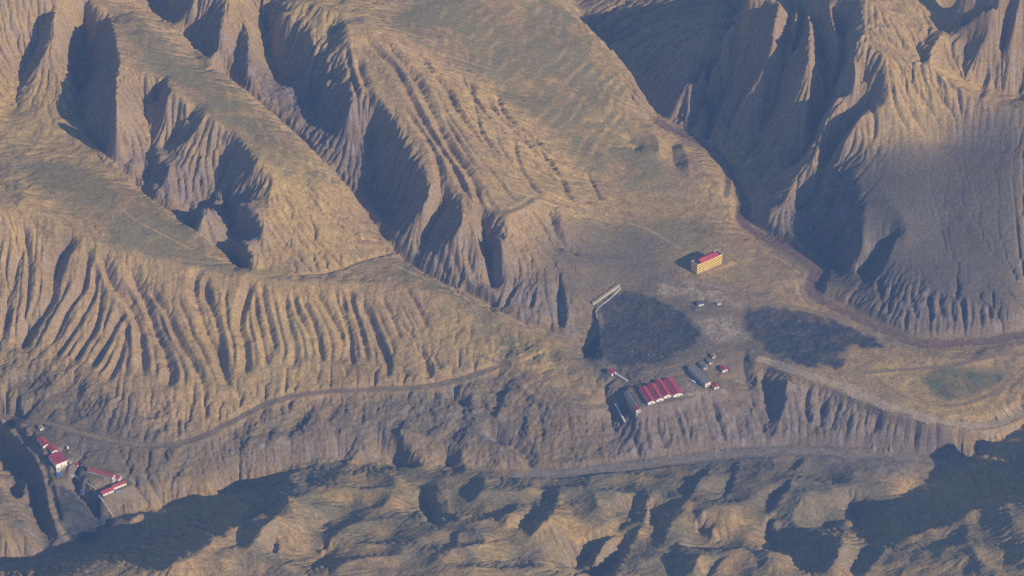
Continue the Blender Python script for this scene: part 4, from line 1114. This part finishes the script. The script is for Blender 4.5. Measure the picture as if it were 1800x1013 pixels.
# ------------------------------------------------------------------ conveyors
def conveyor(label, a, b, ha, hb, wdt=1.3):
    p, q = drape(Z, [a[0], b[0]], [a[1], b[1]])
    o = bpy.data.objects.new('belt_conveyor', None); col.objects.link(o); o.location = (p[0], p[1], ground_z(p[0], p[1]))
    tag(o, label, 'conveyor')
    d = Vector((q[0] - p[0], q[1] - p[1], 0)); Ln = d.length; o.rotation_euler = (0, 0, math.atan2(d.y, d.x))
    z1 = ground_z(q[0], q[1]) - o.location.z + hb
    m = MB()
    b_ = len(m.v)
    for x, z in ((0, ha), (Ln, z1)):
        m.v += [(x, -wdt, z), (x, wdt, z), (x, wdt, z + 1.6), (x, 0, z + 2.1), (x, -wdt, z + 1.6)]
    m.f += [(0, 1, 2, 3, 4), (9, 8, 7, 6, 5)] + [(i, (i + 1) % 5, (i + 1) % 5 + 5, i + 5) for i in range(5)]
    m.build('gallery', M['steel'], o)
    n = max(3, int(Ln / 9) + 1)
    for k in range(n):
        x = Ln * (k + 0.5) / n; zt = ha + (z1 - ha) * x / Ln
        r = o.rotation_euler.z; wx, wy = o.location.x + math.cos(r) * x, o.location.y + math.sin(r) * x
        zg = ground_z(wx, wy) - o.location.z - 0.4
        if zt - zg > 0.8:
            MB().bar((x, -wdt * 1.5, zg), (x, -wdt * 0.6, zt), 0.25).bar((x, wdt * 1.5, zg), (x, wdt * 0.6, zt), 0.25).bar((x, -wdt * 1.1, (zt + zg) / 2), (x, wdt * 1.1, (zt + zg) / 2), 0.18).build('trestle', M['concrete'], o)
    MB().box(-1.6, 0.4, -wdt - 0.3, wdt + 0.3, ha - 0.3, ha + 2.6).build('head_house', M['white'], o)
conveyor('pale covered conveyor sloping down the bank below the sheds', (1083,719), (1098,743), 5.0, 1.0, 1.1)
conveyor('pale conveyor running from the red hut towards the barrack', (1082,661), (1103,672), 3.0, 1.0, 1.0)

# ------------------------------------------------------------------ walls, tanks, tarpaulins
def wall_run(name, label, pix, thick, high, m, cap=None, top=1.0):
    a = resample(np.array(pix, float), 14)
    w = drape(Z, a[:, 0], a[:, 1])
    o = bpy.data.objects.new(name, None); col.objects.link(o)
    c0 = w[len(w) // 2]; o.location = (c0[0], c0[1], ground_z(c0[0], c0[1])); tag(o, label, 'wall')
    t = np.gradient(w[:, :2], axis=0); t /= np.linalg.norm(t, axis=1)[:, None]; nr = np.stack([-t[:, 1], t[:, 0]], 1)
    zt = np.array([max(ground_z(*(p[:2] + n_ * s_ * thick)) for s_ in (-1, 0, 1)) for p, n_ in zip(w, nr)]) + top
    zt = np.convolve(np.pad(zt, 2, mode='edge'), np.ones(5) / 5, mode='valid')
    def sweep(hw_, za, zb):
        mb = MB()
        for k, (p, n_) in enumerate(zip(w, nr)):
            for s_, z in ((-1, za), (1, za), (1, zb), (-1, zb)):
                q = p[:2] + n_ * hw_ * s_
                mb.v.append((q[0] - o.location.x, q[1] - o.location.y, zt[k] + z - o.location.z))
        n = len(w)
        for k in range(n - 1):
            for j in range(4):
                mb.f.append((k * 4 + j, k * 4 + (j + 1) % 4, k * 4 + 4 + (j + 1) % 4, k * 4 + 4 + j))
        mb.f += [(0, 1, 2, 3), (n * 4 - 1, n * 4 - 2, n * 4 - 3, n * 4 - 4)]
        return mb
    sweep(thick / 2, -high, 0).build('wall_body', M[m], o)
    if cap: sweep(thick / 2 + 0.25, 0.003, 0.3).build('coping', M[cap], o)
wall_run('embankment_wall', 'thick tan embankment wall along the upper edge of the coal yard', [(1041,536),(1065,519),(1088,503)], 3.4, 9.0, 'concrete', 'tanwall', 1.4)
wall_run('kerb_wall', 'thin pale kerb wall curving round the coal yard corner', [(1050,560),(1047,548),(1052,541),(1072,526),(1091,507)], 1.4, 4.0, 'concrete', None, 0.9)
wall_run('retaining_wall', 'pale retaining wall dropping from the bright red house', [(173,872),(182,882),(191,897),(198,909)], 0.8, 9.0, 'concrete', 'concrete', 0.4)
wall_run('retaining_wall', 'low pale retaining wall along the yard below the hall', [(121,834),(134,840),(152,850),(168,861)], 0.7, 7.0, 'concrete', 'concrete', 0.4)

def tarp(label, px, py, rot, L, W, h, m):
    o = thing('tarpaulin_shelter', label, 'shelter', px, py, rot)
    MB().prism([(-W / 2, h), (0, h + 0.8), (W / 2, h), (W / 2, h + 0.08), (0, h + 0.9), (-W / 2, h + 0.08)], -L / 2, L / 2).build('cover', M[m], o)
    b0 = lowest(o, L / 2, W / 2)
    for sx in (-1, 1):
        for sy in (-1, 1): MB().bar((sx * (L / 2 - 0.3), sy * (W / 2 - 0.2), b0), (sx * (L / 2 - 0.3), sy * (W / 2 - 0.2), h + 0.05), 0.12).build('post', M['steel'], o)
tarp('bright blue shelter at the foot of the hall wall', 104, 837, -59, 8, 6, 2.4, 'blue')
tarp('bright blue shelter in the shaded hollow below the yard', 146, 866, -40, 7, 3.4, 2.2, 'blue')
tarp('pale blue shelter in front of the adjoining houses', 206, 866, 35, 6, 4.0, 2.0, 'paleblue')

def tank(label, px, py, r, h):
    o = thing('water_tank', label, 'tank', px, py, 0)
    def lathe(prof, name, m):
        mb = MB(); n = 16
        for rr, z in prof:
            for k in range(n): mb.v.append((rr * math.cos(k * 2 * math.pi / n), rr * math.sin(k * 2 * math.pi / n), z))
        for j in range(len(prof) - 1):
            for k in range(n): mb.f.append((j * n + k, j * n + (k + 1) % n, j * n + n + (k + 1) % n, j * n + n + k))
        mb.f += [tuple(range(n))[::-1], tuple(range((len(prof) - 1) * n, len(prof) * n))]
        return mb.build(name, m, o)
    lathe([(r, -0.6), (r, h), (r * 0.9, h + 0.2), (r * 0.3, h + 0.6)], 'tank_shell', M['vanw'])
    lathe([(r * 0.25, h + 0.55), (r * 0.25, h + 0.8)], 'hatch', M['steel'])
tank('small white water tank on the slope above the hall', 119, 788, 1.4, 2.2)


# ------------------------------------------------------------------ loose rock and rubble
def boulders():
    r = np.random.default_rng(77)
    ico = bmesh.new(); bmesh.ops.create_icosphere(ico, subdivisions=1, radius=1.0)
    bv = np.array([v.co[:] for v in ico.verts]); bf = np.array([[v.index for v in f.verts] for f in ico.faces]); ico.free()
    w = (0.25 * up(CLIFFZ) + 0.7 * up(HUMMOCK) + 0.05 * steep).ravel() + 0.012
    for px, py, rad, wt in ((1160,670,90,2.2),(1240,640,60,3.0),(120,810,90,2.5),(1240,510,60,1.5),(200,870,40,4.0)):
        c = drape(Z, [px], [py])[0]
        w = w + wt * np.exp(-((X0 + xx.ravel() * g - c[0]) ** 2 + (Y0 + yy.ravel() * g - c[1]) ** 2) / (rad * 0.5) ** 2)
    road = np.zeros(Z.shape)
    cs = np.cumsum(w); N = 4500
    idx = np.searchsorted(cs, r.random(N) * cs[-1])
    x = X0 + (idx % nx) * g + r.random(N) * g; y = Y0 + (idx // nx) * g + r.random(N) * g
    z = sample(Z, x, y)
    sz = 0.35 + 0.9 * r.random(N) ** 3
    V, F = [], []
    for i in range(N):
        a = r.random() * 6.28; ca, sa = math.cos(a), math.sin(a)
        v = bv * (sz[i] * (0.7 + 0.6 * r.random((len(bv), 1)))) * np.array([1.3, 0.9, 0.7])
        v = np.stack([v[:, 0] * ca - v[:, 1] * sa + x[i], v[:, 0] * sa + v[:, 1] * ca + y[i], v[:, 2] + z[i] + sz[i] * 0.15], 1)
        V.append(v); F.append(bf + i * len(bv))
    me = bpy.data.meshes.new('loose_rock'); me.from_pydata(np.concatenate(V).tolist(), [], np.concatenate(F).tolist())
    me.materials.append(earth_material('loose_stone', None, (0.27, 0.215, 0.145), 0.5, 0.4, 0.2))
    o = bpy.data.objects.new('loose_rock', me); col.objects.link(o); o['kind'] = 'stuff'; o['label'] = 'loose boulders and rubble strewn over the slopes'
boulders()

# ------------------------------------------------------------------ haze
def haze():
    lo = float(Z.min()) - 12
    me = bpy.data.meshes.new('haze'); bm = bmesh.new(); bmesh.ops.create_cube(bm, size=1.0); bm.to_mesh(me); bm.free()
    o = bpy.data.objects.new('haze', me); col.objects.link(o)
    top = CAM[2] + 60
    o.scale = (19000, 19000, top - lo); o.location = (0, 0, (top + lo) / 2)
    o['kind'] = 'stuff'
    m = bpy.data.materials.new('valley_haze'); m.use_nodes = True
    n = m.node_tree.nodes; n.remove(n['Principled BSDF'])
    v = n.new('ShaderNodeVolumePrincipled'); v.inputs['Density'].default_value = 0.5 / 7500; v.inputs['Color'].default_value = (0.24, 0.46, 1.0, 1)
    v.inputs['Anisotropy'].default_value = 0.2
    m.node_tree.links.new(v.outputs[0], n['Material Output'].inputs['Volume'])
    me.materials.append(m)
haze()
